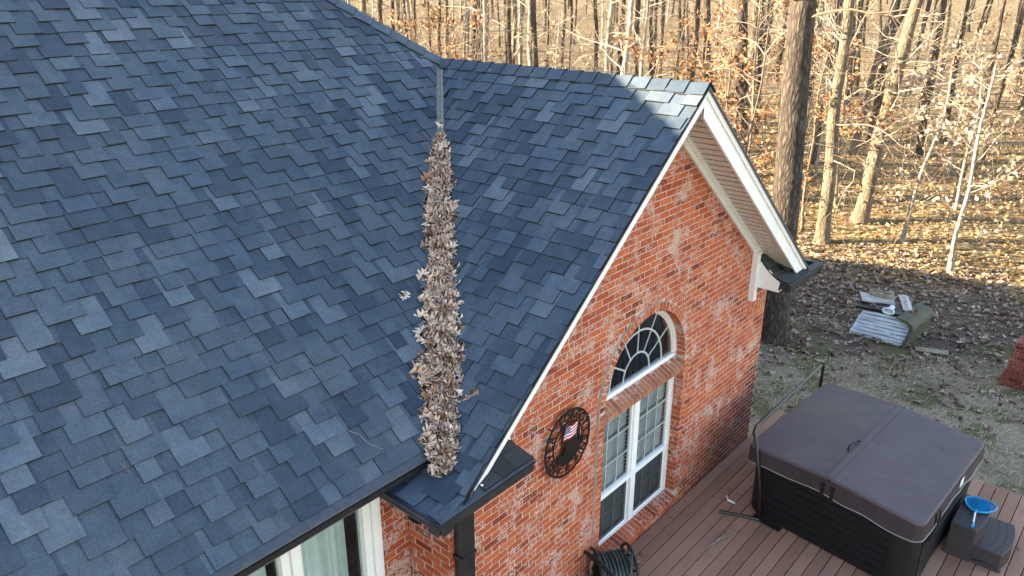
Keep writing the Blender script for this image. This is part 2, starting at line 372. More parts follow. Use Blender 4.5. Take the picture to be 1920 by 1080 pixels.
BH, BL = .0677, .2035; JT = .0052; JX = .0076
ind_brick = []     # (screen area, faces builder)
def brick_piece(poly2, to3, y_front, y_back, tone):
    """brick from 2-D outline (a,z); to3(a,y,z)->xyz"""
    m = MB(); n = len(poly2); jt = random.uniform(-.0016, .0016)
    pf = [(a+random.uniform(-.0014, .0014), z+random.uniform(-.0014, .0014)) for a, z in poly2]
    ca = sum(p[0] for p in pf)/n; cz = sum(p[1] for p in pf)/n
    def inset(p, d):
        da, dz = p[0]-ca, p[1]-cz
        return (p[0]-math.copysign(min(d, abs(da)*.3), da), p[1]-math.copysign(min(d, abs(dz)*.3), dz))
    pin = [inset(p, .0035) for p in pf]
    P = [to3(a, y_front+jt, z) for a, z in pin]+[to3(a, y_front+jt+.003, z) for a, z in pf]+[to3(a, y_back, z) for a, z in pf]
    fs = [tuple(range(n))]
    for i in range(n):
        j = (i+1) % n; fs.append((i, n+i, n+j, j)); fs.append((n+i, 2*n+i, 2*n+j, n+j))
    m.poly(P, fs, tone); return m
def brick_tone():
    r = random.random()
    return random.uniform(.05, .3) if r < .11 else (random.uniform(.78, 1) if r > .84 else random.uniform(.38, .78))
pieces = []
nc = int((5.0-ZB)/BH)
for k in range(nc):
    z0 = ZB+k*BH+JT; z1 = ZB+(k+1)*BH-JT; zc = (z0+z1)/2
    if z1 < -.12: continue
    off = (k % 2)*BL/2+random.uniform(-.006, .006)
    x = -HX-BL+off
    while x < HX:
        a0, a1 = max(x+JX, -HX), min(x+BL-JX, HX); x += BL
        if a1-a0 < .02: continue
        segs = [(a0, a1)]
        half = 0
        if SILL-.10 < zc < SP: half = RO+.008
        elif SP <= zc < SP+RO: half = math.sqrt(max(0, (RO+.008)**2-(zc-SP)**2))
        if half:
            segs = []
            if a0 < -half: segs.append((a0, min(a1, -half)))
            if a1 > half: segs.append((max(a0, half), a1))
        for s0, s1 in segs:
            if s1-s0 < .02: continue
            if 2.36 < s1 and 2.0 < zc < 2.22 and s0 > 2.33: continue   # soldier patch under the return
            pl = [(s0, z0), (s1, z0), (s1, z1), (s0, z1)]
            pl = clip(pl, .8, 1, 4.82); pl = clip(pl, -.8, 1, 4.82)
            if len(pl) < 3: continue
            pieces.append((brick_piece(pl, lambda a, y, z: (a, y, z), -.0005, .012, brick_tone()), ((s0+s1)/2, 0, zc), (s1-s0)*BH))
# pick the 300 bricks that show largest
def area_key(p):
    z, _, _ = camdepth(p[1]); return (p[2]/(z*z)) if onscreen(p[1], -.002) else -1
def hidden_from_cam(p):
    # behind the left rake / wing roof slope
    d = np.array(p[1])-CAM
    for t in np.linspace(.5, .985, 40):
        q = CAM+d*t
        if q[1] > -.42 and q[2] < RZ+PM*q[0] and q[0] > -3.4 and q[0] < 0 and q[2] > RZ+PM*q[0]-.35: return True
    return False
pieces.sort(key=lambda p: -(area_key(p) if not hidden_from_cam(p) else -1))
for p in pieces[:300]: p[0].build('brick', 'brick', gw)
rest = MB()
for p in pieces[300:]:
    k = len(rest.v); rest.v += p[0].v; rest.f += [tuple(i+k for i in f) for f in p[0].f]; rest.t += p[0].t
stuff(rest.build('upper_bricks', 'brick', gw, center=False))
# soldier bricks under the right return
for i in range(8):
    x0 = 2.36+i*BH
    if x0+BH > HX: break
    brick_piece([(x0+.005, 2.005), (x0+BH-.005, 2.005), (x0+BH-.005, 2.215), (x0+.005, 2.215)], lambda a, y, z: (a, y, z), -.0005, .012, brick_tone()).build('soldier_brick', 'brick', gw)
# jamb bricks beside the opening (headers turned into the reveal)
k = 0
while SILL+.09+(k+1)*BH < SP+.02:
    z0 = SILL+.085+k*BH; k += 1
    for s in (-1, 1):
        m = MB(); a, b = sorted((s*RI, s*(RO-.004))); m.box(a, b, -.022, .105, z0+JT, z0+BH-JT, brick_tone(), .0015)
        m.build('jamb_brick', 'brick', gw)
for s in (-1, 1):
    m = MB(); a, b = sorted((s*(RI+.0025), s*RO)); m.box(a, b, -.0195, .11, SILL, SP); m.build('jamb_mortar', 'mortar', gw)
# arch of rowlock bricks
NA = 38; m2 = MB()
for i in range(NA):
    a0 = math.pi*i/NA+.0085; a1 = math.pi*(i+1)/NA-.0085; m = MB()
    ring = [(RI*math.cos(a0), SP+RI*math.sin(a0)), ((RO-.004)*math.cos(a0), SP+(RO-.004)*math.sin(a0)),
            ((RO-.004)*math.cos(a1), SP+(RO-.004)*math.sin(a1)), (RI*math.cos(a1), SP+RI*math.sin(a1))]
    m.prism(ring, -.022, .105, lambda a, b, d: (a, d, b), brick_tone()); m.build('arch_brick', 'brick', gw)
    b0, b1 = math.pi*i/NA, math.pi*(i+1)/NA
    m2.prism([((RI+.0025)*math.cos(b0), SP+(RI+.0025)*math.sin(b0)), (RO*math.cos(b0), SP+RO*math.sin(b0)),
              (RO*math.cos(b1), SP+RO*math.sin(b1)), ((RI+.0025)*math.cos(b1), SP+(RI+.0025)*math.sin(b1))], -.0195, .11, lambda a, b, d: (a, d, b))
m2.build('arch_mortar', 'mortar', gw)
# rowlock sill and rowlock ledge between the windows
NS = 22; wS = 2*RI/NS
for nm, zt, zb, yf, mt in (('sill_brick', .245, .105, -.055, 'brick'), ('ledge_brick', 2.03, 1.865, -.035, 'ledge_brick')):
    for i in range(NS):
        x0 = -RI+i*wS+.006; x1 = -RI+(i+1)*wS-.006; m = MB()
        dz = random.uniform(-.002, .002); sl = .045 if nm[0] == 's' else .075
        m.prism([(.105, zt+dz), (yf, zt-sl+dz), (yf, zb+.035), (.105, zb)], x0, x1, lambda a, b, d: (d, a, b), brick_tone())
        m.build(nm, mt, gw)
    m = MB(); sl = .045 if nm[0] == 's' else .075
    m.prism([(.1, zt-.003), (yf+.003, zt-sl-.003), (yf+.003, zb+.038), (.1, zb+.003)], -RI+.001, RI-.001, lambda a, b, d: (d, a, b)); m.build(nm.split('_')[0]+'_mortar', 'mortar', gw)

# side wall of the wing and front wall of the main body near the inside corner
MY = .48
mb = MB(); mb.face([(-HX+.004, 0.004, ZB), (-HX+.004, MY, ZB), (-HX+.004, MY, 2.75), (-HX+.004, 0.004, 2.75)])
sw = mb.build('wing_side_wall', 'mortar', house)
mb = MB(); mb.box(-3.22, -HX, MY+.004, MY+.02, ZB, 2.75); mw = mb.build('corner_wall', 'mortar', house)
for k in range(nc):
    z0 = ZB+k*BH+JT; z1 = z0+BH-2*JT
    if z1 < .6 or z1 > 2.7: continue
    for wall, lo, hi, f in ((sw, 0.0, MY, lambda a, y, z: (-HX+y, a, z)), (mw, -3.21, -HX-.006, lambda a, y, z: (a, MY+y, z))):
        a = lo-BL+(k % 2)*BL/2+(.0 if wall is sw else .05)
        while a < hi:
            s0, s1 = max(a+JX, lo+(-.004 if wall is sw else 0)), min(a+BL-JX, hi); a += BL
            if s1-s0 < .025: continue
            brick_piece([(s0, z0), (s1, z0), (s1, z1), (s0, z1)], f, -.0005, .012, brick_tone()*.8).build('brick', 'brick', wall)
# remaining walls of the house, out of view
mb = MB()
mb.face([(HX-.004, .004, ZB), (HX-.004, 10.0, ZB), (HX-.004, 10.0, 2.9), (HX-.004, .004, 2.9)])
mb.face([(HX, 10.0, ZB), (-15, 10.0, ZB), (-15, 10.0, 3), (HX, 10.0, 3)])
mb.poly([(-15, MY, ZB), (-15, 10, ZB), (-15, 10, 3), (-15, YR, MZ-.1), (-15, MY, 3)], [(0, 1, 2, 3, 4)])
mb.face([(-15, MY+.01, ZB), (-5.6, MY+.01, ZB), (-5.6, MY+.01, 2.75), (-15, MY+.01, 2.75)])
mb.face([(-5.6, MY+.01, ZB), (-3.22, MY+.01, ZB), (-3.22, MY+.01, .55), (-5.6, MY+.01, .55)])
mb.face([(-5.6, MY+.01, 2.25), (-3.22, MY+.01, 2.25), (-3.22, MY+.01, 2.75), (-5.6, MY+.01, 2.75)])
mb.build('outer_wall', 'far_brickwork', house)
mb = MB(); mb.box(-14, HX-.2, .9, 9.8, -.3, -.25); mb.box(-HX+.1, HX-.1, .35, .9, -.3, -.25); mb.face([(-2.8, 2.9, -.3), (2.8, 2.9, -.3), (2.8, 2.9, 3), (-2.8, 2.9, 3)]); mb.build('interior_floor', 'interior', house)

# ---- roof deck sheets
def wing_prof(x):   # height of the wing slope with its flared foot
    a = abs(x)
    return float(np.interp(a, [0, 3.02, 3.14, 3.27, HW+.02], [RZ, RZ-PM*3.02, 2.555, 2.52, 2.497]))
mb = MB()
mr_ = [(-15, .03), (-(WY-.03), .03), (0, WY), (-(YR-WY), YR), (-15, YR)]
mb.face([(x, y, RZ+PM*(y-WY)-.012) for x, y in mr_])
mb.poly([(-15, YR, MZ-.012), (-(YR-WY), YR, MZ-.012), (3.4+2*0, 10.87-0, RZ-PM*3.4-.012), (-15, 10.87, RZ-PM*3.4-.012)], [(0, 1, 2, 3)])
mroof = mb.build('main_roof', 'roof_underlay', house, center=False)
mb = MB()
xs = [0, -3.02, -3.14, -3.27, -HW]
for x0, x1 in zip(xs[:-1], xs[1:]):
    yb0, yb1 = WY+x0, WY+x1
    mb.face([(x0, -.40 if x0 > -3.05 else -.46, wing_prof(x0)-.012), (x0, max(yb0, .12), wing_prof(x0)-.012), (x1, max(yb1, .12) if x1 > -3 else .3, wing_prof(x1)-.012), (x1, -.40 if x1 > -3.05 else -.46, wing_prof(x1)-.012)])
    mb.face([(-x0, -.40, wing_prof(x0)-.012), (-x1, -.40, wing_prof(x1)-.012), (-x1, 10.87 if x1 < -3.3 else YR+1, wing_prof(x1)-.012), (-x0, WY if x0 == 0 else YR+1, wing_prof(x0)-.012)])
mb.face([(0, WY, RZ-.012), (3.4, YR+1, 2.33), (3.4, 10.87, 2.3), (-(YR-WY), YR, MZ-.012)])
wroof = mb.build('wing_roof', 'roof_underlay', house, center=False)

mb = MB(); RW = [(5.4, 6.3), (5.4, 12.3)]; zr0 = 2.30; zr1 = zr0+.82*3.0  # added rear block, unseen: roof and walls shaped to cast the yard shadow edge
mb.face([(5.4, 6.3, zr0), (5.4, 12.3, zr0), (2.4, 9.3, zr1)]); mb.face([(5.4, 6.3, zr0), (2.4, 9.3, zr1), (-4, 9.3, zr1), (-4, 6.3, zr0)]); mb.face([(5.4, 12.3, zr0), (-4, 12.3, zr0), (-4, 9.3, zr1), (2.4, 9.3, zr1)])
mb.build('shadow_caster_roof', 'return_roof', house)
mb = MB(); mb.box(HX, 5.0, 6.7, 11.9, ZB, zr0+.02); mb.build('shadow_caster_wall', 'far_brickwork', house)

# ---- laminated shingles
EX = .135
def shingle_courses(b_len, a_lo, a_hi, clips, to3, foot=None):
    """pieces: (MB, centre, area). a runs along the eave, b up the slope"""
    out = []; nrow = int(b_len/EX)+1
    for i in range(-1, nrow):
        a = a_lo-random.uniform(0, .3); tooth = random.random() < .5; b0 = i*EX
        while a < a_hi:
            w = random.choice((.13, .15, .17, .19, .21, .24)) if tooth else random.choice((.11, .13, .15, .17, .19))
            w += random.uniform(-.008, .008)
            lo = b0 if tooth else b0+EX
            pl = [(a, lo), (a+w, lo+random.uniform(-.002, .002)), (a+w, b0+2*EX), (a, b0+2*EX)]
            for c in ((clips+foot[1]) if foot and b0 < foot[0] else (clips+(foot[2] if foot else []))): pl = clip(pl, *c) if len(pl) >= 3 else []
            r = random.random()
            tone = random.uniform(.0, .25) if r < .28 else (random.uniform(.65, 1.0) if r > .80 else random.uniform(.32, .62))
            if not tooth: tone = .55*tone+.12
            a += w; tt = tooth; tooth = not tooth
            if len(pl) < 3: continue
            m = MB(); n = len(pl); curl = random.uniform(-.002, .004)
            hh = lambda b: (.020+curl)*(1-(b-b0)/EX)+.0115*((b-b0)/EX) if b-b0 < EX else .0115-(b-b0-EX)/EX*.0085
            top = [to3(p[0], p[1], hh(p[1])) for p in pl]; bot = [to3(p[0], p[1], hh(p[1])-(.017 if tt else .008)) for p in pl]
            m.poly(top+bot, [tuple(range(n))], tone)
            m.f += [(k, n+k, n+(k+1) % n, (k+1) % n) for k in range(n)]; m.t += [-1]*n
            ca = sum(p[0] for p in pl)/n; cb = sum(p[1] for p in pl)/n
            out.append((m, to3(ca, lo+.06, .01), w*(EX if not tt else 1.4*EX)))
        tooth = not tooth
    return out
SL = math.sqrt(1+PM*PM); NZ, NY = 1/SL, PM/SL
YE = .03; ZE = RZ+PM*(YE-WY)
def main3(a, b, h): return (a, YE+b/SL-h*NY, ZE+b*PM/SL+h*NZ)
vg = .052
sh = shingle_courses((YR-YE)*SL, -7.2, 0, [(1, -1/SL, YE-WY-vg), (1, 1/SL, WY-YE+.02), (0, 1, (YR-YE)*SL), (0, -1, 0)], main3)
main_n = len(sh)
WFOOT = 3.34
_bx = [(0, HW)]
_prev = (HW, wing_prof(HW)); acc = 0
for a in np.linspace(HW, 0, 400)[1:]:
    z = wing_prof(a); acc += math.hypot(_prev[0]-a, _prev[1]-z); _prev = (a, z); _bx.append((acc, a))
_B = np.array([p[0] for p in _bx]); _A = np.array([p[1] for p in _bx])
def wing3(a, b, h):
    x = float(np.interp(b, _B, _A)); return (-x-h*NY, -a, wing_prof(x)+h*NZ)
# wing: a = -y ; valley at y = WY - x
BX = lambda x: float(np.interp(-x, -_A, _B))
B3 = BX(3.05); sh2 = shingle_courses(acc, -2.95, .47, [(0, 1, acc-.005), (0, -1, 0)], wing3, (B3-.05, [(1, .04/B3, .465)], [(1, 0, .426)]))
sh2c = []
for p in sh2:     # cut at the valley / under the main eave
    m, c, ar = p; y, x = c[1], -c[0]
    vs = np.array(m.v)
    lim = lambda q: q[1]+abs(q[0])-(WY-vg)
    if min(lim(q) for q in vs) > 0 and abs(c[0]) < 2.9: continue
    if abs(c[0]) >= 2.9 and vs[:, 1].min() > .22: continue
    if abs(c[0]) < 2.95:
        for i in range(len(m.v)):
            q = m.v[i]; e = q[1]+abs(q[0])-(WY-vg)
            if e > 0: m.v[i] = (q[0], q[1]-e, q[2])
    sh2c.append(p)
allp = [(p, mroof) for p in sh]+[(p, wroof) for p in sh2c]
allp.sort(key=lambda e: -area_key(e[0]))
for p, par in allp[:300]: p[0].build('shingle', 'shingle', par)
for par, nm in ((mroof, 'upper_shingles'), (wroof, 'slope_shingles')):
    rest = MB()
    for p, pr in allp[300:]:
        if pr is not par: continue
        k = len(rest.v); rest.v += p[0].v; rest.f += [tuple(i+k for i in f) for f in p[0].f]; rest.t += p[0].t
    stuff(rest.build(nm, 'shingle', par, center=False))
# right wing slope and hip end, seen from nowhere near: one plain shingle sheet
mb = MB(); mb.face([(0, -.4, RZ), (3.3, -.4, wing_prof(3.02)-.82*.28), (3.3, 8, wing_prof(3.02)-.82*.28), (0, WY, RZ)], .4)
mb.build('hip_end_sheet', 'shingle', wroof)

# ridge and hip caps
def cap(p0, p1, sl, sr, tone, lift, par):
    """one folded cap from p0 (exposed end) to p1; sl, sr: downslope vectors either side"""
    m = MB(); p0, p1 = np.array(p0), np.array(p1); sl, sr = np.array(sl), np.array(sr); up = np.array([0, 0, 1.])
    d = p1-p0; far = p0+d*1.25
    T = []
    for base, h in ((p0, lift), (far, .012)):
        T += [base+sl*.15+up*(h-.004), base+sl*.07+up*h, base+sl*.02+up*(h+.004), base+sr*.02+up*(h+.004), base+sr*.07+up*h, base+sr*.15+up*(h-.004)]
    B = [q-up*.011 for q in T]
    m.poly(T+B, [(i, i+1, i+7, i+6) for i in range(5)], tone)
    m.poly(T+B, [(12+i, 13+i, i+1, i) for i in range(5)]+[(0, 6, 18, 12), (5, 17, 23, 11)], -1)
    return m.build('ridge_cap', 'shingle', par)
dl = np.array([-1/SL, 0, -PM/SL]); dr = np.array([1/SL, 0, -PM/SL])
yy = -.43
while yy < WY-.05:
    y1 = min(yy+.196, WY+.02); cap((0, yy, RZ+.008), (0, y1, RZ+.008), dl, dr, random.choice((.25, .4, .5, .62)), .03, wroof); yy += .196
hd = np.array([-1, 1, PM]); hd = hd/np.linalg.norm(hd)
p = np.array([0.03, WY-.03, RZ-.01]); nrm_m = np.array([0, -PM, 1])/SL; nrm_w = np.array([PM, 0, 1])/SL
dm = np.cross(hd, nrm_m); dm = dm if dm[1] < 0 else -dm
dw = np.cross(hd, nrm_w); dw = dw if dw[0] > 0 else -dw
for i in range(15):
    cap(p, p+hd*.212, dm, dw, random.choice((.35, .45, .55, .65)), .03, mroof); p = p+hd*.212
# valley flashing
mb = MB(); vp0 = np.array([0, WY, RZ]); vd = np.array([-1, -1, -PM]); Lv = WY-.1
prof = [(-.075, .0), (-.012, 0), (-.006, .012), (.006, .012), (.012, 0), (.075, 0)]
for (a0, h0), (a1, h1) in zip(prof[:-1], prof[1:]):
    q = []
    for t_ in (0.01, Lv):
        for a, h in (((a0, h0), (a1, h1)) if t_ < 1 else ((a1, h1), (a0, h0))):
            if a < 0: off = np.array([a*1.0, 0, 0])
            else: off = np.array([0, -a, 0])
            base = vp0+vd*t_; z = max(RZ+PM*(base[0]+min(off[0], 0)), RZ+PM*(base[1]+off[1]-WY)) if False else base[2]
            q.append(base+off+np.array([0, 0, h+.002-.0*abs(a)]))
    mb.face(q)
mb.build('valley_flashing', 'flashing', mroof)

# ---- rakes, soffits, friezes
for s in (-1, 1):
    m = MB(); E0 = 3.09; FD = .155 if s < 0 else .245
    def P(x, dz, y): return (s*x, y, RZ-.03-PM*x+dz)
    m.poly([P(0, 0, -.39), P(E0, 0, -.39), P(E0, -.05, -.39), P(E0-.24, -FD+.02, -.39), P(0, -FD, -.39),
            P(0, 0, -.365), P(E0, 0, -.365), P(E0, -.05, -.365), P(E0-.24, -FD+.02, -.365), P(0, -FD, -.365)],
           [(0, 1, 2, 3, 4), (9, 8, 7, 6, 5), (0, 5, 6, 1), (1, 6, 7, 2), (2, 7, 8, 3), (3, 8, 9, 4)])
    rk = m.build('rake_board', 'white_paint', house)
    m = MB()
    m.poly([P(0, .002, -.408), P(E0+.03, .002, -.408), P(E0+.03, -.055, -.408), P(0, -.062, -.408), P(0, .002, -.389), P(E0+.03, .002, -.389), P(E0+.03, -.055, -.389), P(0, -.062, -.389)],
           [(0, 1, 2, 3), (7, 6, 5, 4), (0, 4, 5, 1), (1, 5, 6, 2), (2, 6, 7, 3)])
    m.build('rake_moulding', 'white_paint', rk)
    m = MB(); m.poly([P(-.0, .022, -.430), P(E0+.04, .022, -.430), P(E0+.04, .001, -.430), P(0, .001, -.430), P(0, .022, -.36), P(E0+.04, .022, -.36), P(E0+.04, .001, -.36), P(0, .001, -.36)],
           [(0, 1, 2, 3), (7, 6, 5, 4), (0, 4, 5, 1), (1, 5, 6, 2), (2, 6, 7, 3)])
    m.build('rake_drip_edge', 'drip_edge', rk)
    sof = MB(); sof.face([P(0, -.165, -.366), P(2.95, -.165, -.366), P(2.95, -.165, -.002), P(0, -.165, -.002)])
    sf = sof.build('soffit', 'soffit_vinyl', house)
    x = .0
    while x < 2.86:
        x1 = x+.083; m = MB()
        m.poly([P(x, -.182, -.366), P(x1-.014, -.182, -.366), P(x1-.010, -.167, -.366), P(x1, -.167, -.366), P(x, -.182, -.045), P(x1-.014, -.182, -.045), P(x1-.010, -.167, -.045), P(x1, -.167, -.045)],
               [(0, 1, 5, 4), (1, 2, 6, 5), (2, 3, 7, 6)]); m.build('soffit_slat', 'soffit_vinyl', sf); x = x1
    m = MB()
    for (z0, z1, yf) in ((-.16, -.235, -.045), (-.235, -.305, -.028)):
        m.poly([P(0, z0, yf), P(2.62, z0, yf), P(2.62, z1, yf), P(0, z1, yf), P(0, z0, .002), P(2.62, z0, .002), P(2.62, z1, .002), P(0, z1, .002)],
               [(0, 1, 2, 3), (0, 4, 5, 1), (3, 2, 6, 7), (1, 5, 6, 2)])
    m.build('frieze_board', 'white_paint', house)
    # cornice return
    XR = 2.42; ret = MB()
    prof = [(-.002, 2.84), (-.06, 2.775), (-.14, 2.69), (-.22, 2.62), (-.30, 2.57), (-.38, 2.54), (-.46, 2.525)]
    hipx = lambda y: float(np.interp(-y, [0, .36, .465], [3.0, 3.04, HW]))
    for (y0, z0), (y1, z1) in zip(prof[:-1], prof[1:]):
        e0, e1 = hipx(y0), hipx(y1)
        ret.poly([(s*XR, y0, z0), (s*e0, y0, min(z0, 2.56)), (s*e1, y1, min(z1, 2.56)), (s*XR, y1, z1), (s*XR, y0, z0-.02), (s*e0, y0, min(z0, 2.56)-.02), (s*e1, y1, min(z1, 2.56)-.02), (s*XR, y1, z1-.02)],
                 [(0, 1, 2, 3), (0, 3, 7, 4), (1, 5, 6, 2)], .35)
    ret.face([(s*XR, -.46, 2.525), (s*HW, -.46, 2.525), (s*HW, -.46, 2.505), (s*XR, -.46, 2.505)], -1)
    rt = ret.build('cornice_return', 'skirt_shingle', house)
    zz = lambda y: float(np.interp(-y, [-p[0] for p in prof], [p[1] for p in prof]))
    for r_, (ya, yb) in enumerate(((-.46, -.30), (-.33, -.16), (-.19, -.03))):
        x = XR-.01+(.09 if r_ % 2 else 0); nk = 0
        while x < 2.95:
            x1 = min(x+random.choice((.16, .2, .24)), 3.03); m = MB()
            if nk % 2 == r_ % 2 or r_ == 0:
                n3 = 4; ys = np.linspace(ya, yb, n3); top = [(s*xx, y, min(zz(y), 2.9 if xx < 3.0 else 2.6)+.012*(1-i/n3)+.004) for i, y in enumerate(ys) for xx in (x+.002, x1-.002)]
                m.poly(top, [(2*i, 2*i+1, 2*i+3, 2*i+2) for i in range(n3-1)], random.uniform(.1, .9))
                m.poly([top[0], top[1], tuple(np.array(top[1])-[0, 0, .012]), tuple(np.array(top[0])-[0, 0, .012])], [(0, 1, 2, 3)], -1)
                sd_ = [top[2*i] for i in range(n3)]; m.poly(sd_+[tuple(np.array(q)-[0, 0, .012]) for q in sd_], [(i, i+1, n3+i+1, n3+i) for i in range(n3-1)], -1)
                m.build('skirt_shingle', 'skirt_shingle', rt)
            nk += 1; x = x1
    m = MB(); m.prism([(-.07, 2.40), (-.325, 2.40), (-.34, 2.525), (-.07, 2.745)], XR, XR+.02, lambda a, b, d: (s*d, a, b)); m.build('return_end_panel', 'white_paint', house)
    m = MB(); m.box(*sorted((s*(XR+.02), s*HX)), -.33, 0.0, 2.385, 2.40); m.build('return_soffit', 'white_paint' if s > 0 else 'gutter_dark', house)
    m = MB(); m.box(*sorted((s*2.335, s*(XR-.001))), -.072, .002, 2.225, 2.86); m.build('corner_trim', 'white_paint', house)
    # gutter in front of the return: trough with lip
    def trough(fn, l0, l1, nm, par):
        m = MB(); pr = [(.0, .0), (-.085, 0), (-.105, .035), (-.105, .085), (-.118, .092), (-.118, .100), (-.098, .100), (-.098, .04), (-.08, .01), (-.01, .01), (-.01, .09), (0, .09)]
        n = len(pr); p = [fn(a, b, l0) for a, b in pr]+[fn(a, b, l1) for a, b in pr]
        m.poly(p, [(i, (i+1) % n, n+(i+1) % n, n+i) for i in range(n)])
        for q in (0, n): m.poly([p[q], p[q+1], p[q+2], p[q+3], p[q+11]], [(0, 1, 2, 3, 4)])
        return m.build(nm, 'gutter_dark', par)
    gt = trough(lambda a, b, d: (s*d, -.375+a, 2.415+b), XR+.01, HW+.053, 'gutter', house)
    m = MB(); m.prism([(-.475, 2.5235), (-.40, 2.545), (-.40, 2.535), (-.478, 2.508)], XR-.01, HW+.03, lambda a, b, d: (s*d, a, b)); m.build('apron_strip', 'drip_edge' if s < 0 else 'gutter_dark', gt)
    g2 = trough(lambda a, b, d: (s*(HW-.065-a), d, 2.4145+b), -.4925, .36 if s < 0 else 10, 'gutter', house)
    if s < 0:
        m = MB(); m.prism([(3.37, 2.512), (3.445, 2.503), (3.45, 2.487), (3.37, 2.50)], -.485, .2, lambda a, b, d: (-a, d, b)); m.build('apron_strip', 'drip_edge', g2)
        m = MB(); m.box(-3.33, -HX-.006, -.33, .5, 2.36, 2.385); m.build('eave_soffit', 'gutter_dark', house)
        m = MB(); m.box(-3.345, -3.325, -.36, .45, 2.36, 2.50); m.build('fascia', 'black_metal', house)
# main eave: drip edge, trough, soffit
m = MB(); m.prism([(.045, ZE+.018), (-.018, ZE-.034), (-.022, ZE-.05), (.045, ZE-.0)], -14.9, -2.93, lambda a, b, d: (d, a, b)); m.build('eave_drip_edge', 'drip_edge', house)
mg = MB(); pr = [(.10, -.15), (.02, -.15), (-.005, -.12), (-.008, -.075), (-.02, -.072), (-.02, -.064), (.004, -.064), (.01, -.12), (.09, -.14), (.09, -.05), (.10, -.05)]
mg.prism([(a, ZE+b) for a, b in pr], -14.9, -3.02, lambda a, b, d: (d, a, b)); mg.build('gutter', 'black_metal', house)
m = MB(); m.box(-15, -HX-.01, .08, MY+.01, ZE-.19, ZE-.155); m.build('eave_soffit', 'black_metal', house)
# downspout
m = MB(); m.box(-2.86, -2.72, -.105, -.012, -.1, 2.42); ds = m.build('downspout', 'black_metal', house)
for z in (.9, 1.62):
    m = MB(); m.box(-2.875, -2.705, -.112, -.006, z, z+.03); m.build('strap', 'black_metal', ds)
# flood lamp under the eave
m = MB(); cx, cy, cz = -3.03, .17, 2.02
m.tube([(cx, cy, 2.362), (cx, cy, 2.30), (cx, cy, 2.2)], [.05, .05, .03], 12)
el = m.build('eave_lamp', 'black_metal', house)
m = MB()
for i in range(14):
    z = 2.22-i*.014; r = .03+.075*math.sin(min(1, (i+2)/12)*math.pi/2)
    m.tube([(cx, cy, z), (cx, cy, z-.008)], [r, r], 16)
m.build('lamp_fins', 'black_iron', el)
# nail head / pebble on return gutter
m = MB(); m.tube([(-2.95, -.41, 2.535), (-2.95, -.41, 2.55), (-2.95, -.41, 2.556)], [.014, .012, .003], 8); tag(m.build('pebble', 'label_white', smooth=True), 'tiny white pebble lying on the dark cornice return', 'pebble')

# ------------------------------------------------------------------ windows
def win_rect(par, x0, x1, z0, z1, y, wdt, mat='white_vinyl', nm='frame', dep=.05):
    m = MB()
    m.box(x0, x0+wdt, y, y+dep, z0, z1); m.box(x1-wdt, x1, y, y+dep, z0, z1)
    m.box(x0+wdt, x1-wdt, y+.0005, y+dep, z0, z0+wdt); m.box(x0+wdt, x1-wdt, y+.0005, y+dep, z1-wdt, z1)
    return m.build(nm, mat, par)
dw_ = MB(); dw_.box(-RI, RI, .10, .155, .20, .205); wn = dw_.build('double_window', 'white_vinyl', house)
win_rect(wn, -RI, RI, .20, 1.865, .088, .05, dep=.07)
m = MB(); m.box(-.045, .05, .080, .15, .25, 1.815); m.build('mullion', 'white_vinyl', wn)
MRZ = .87
for x0, x1 in ((-RI+.05, -.045), (.05, RI-.05)):
    win_rect(wn, x0, x1, MRZ, 1.815, .10, .03, nm='sash', dep=.035)
    win_rect(wn, x0, x1, .25, MRZ+.0, .112, .03, nm='sash', dep=.035)
    m = MB(); m.box(x0, x1, .084, .13, MRZ-.03, MRZ+.028); m.build('meeting_rail', 'white_vinyl', wn)
    ix0, ix1 = x0+.03, x1-.03
    m = MB(); m.face([(ix0, .12, MRZ+.03), (ix1, .12, MRZ+.03), (ix1, .12, 1.785), (ix0, .12, 1.785)]); m.build('pane', 'window_glass', wn)
    m = MB(); m.face([(ix0, .133, .28), (ix1, .133, .28), (ix1, .133, MRZ-.03), (ix0, .133, MRZ-.03)]); m.build('pane', 'window_glass', wn)
    m = MB(); m.face([(ix0, .110, .28), (ix1, .110, .28), (ix1, .110, MRZ-.03), (ix0, .110, MRZ-.03)]); m.build('insect_screen', 'insect_screen', wn)
    for lo, hi, nh, yy_ in ((MRZ+.03, 1.785, 2, .122), (.28, MRZ-.03, 1, .135)):
        for k in (1, 2):
            m = MB(); xx = ix0+(ix1-ix0)*k/3; m.box(xx-.008, xx+.008, yy_, yy_+.012, lo, hi); m.build('muntin', 'white_vinyl', wn)
        for k in range(1, nh+1):
            m = MB(); z = lo+(hi-lo)*k/(nh+1); m.box(ix0, ix1, yy_+.001, yy_+.011, z-.008, z+.008); m.build('muntin', 'white_vinyl', wn)
    m = MB(); z = .30
    while z < 1.80:
        m.poly([(ix0-.02, .150, z), (ix1+.02, .150, z), (ix1+.02, .178, z+.012), (ix0-.02, .178, z+.012), (ix0-.02, .152, z-.003), (ix1+.02, .152, z-.003), (ix1+.02, .180, z+.009), (ix0-.02, .180, z+.009)], [(0, 1, 2, 3), (7, 6, 5, 4), (0, 4, 5, 1)]); z += .047
    stuff(m.build('window_blind', 'blind', wn))
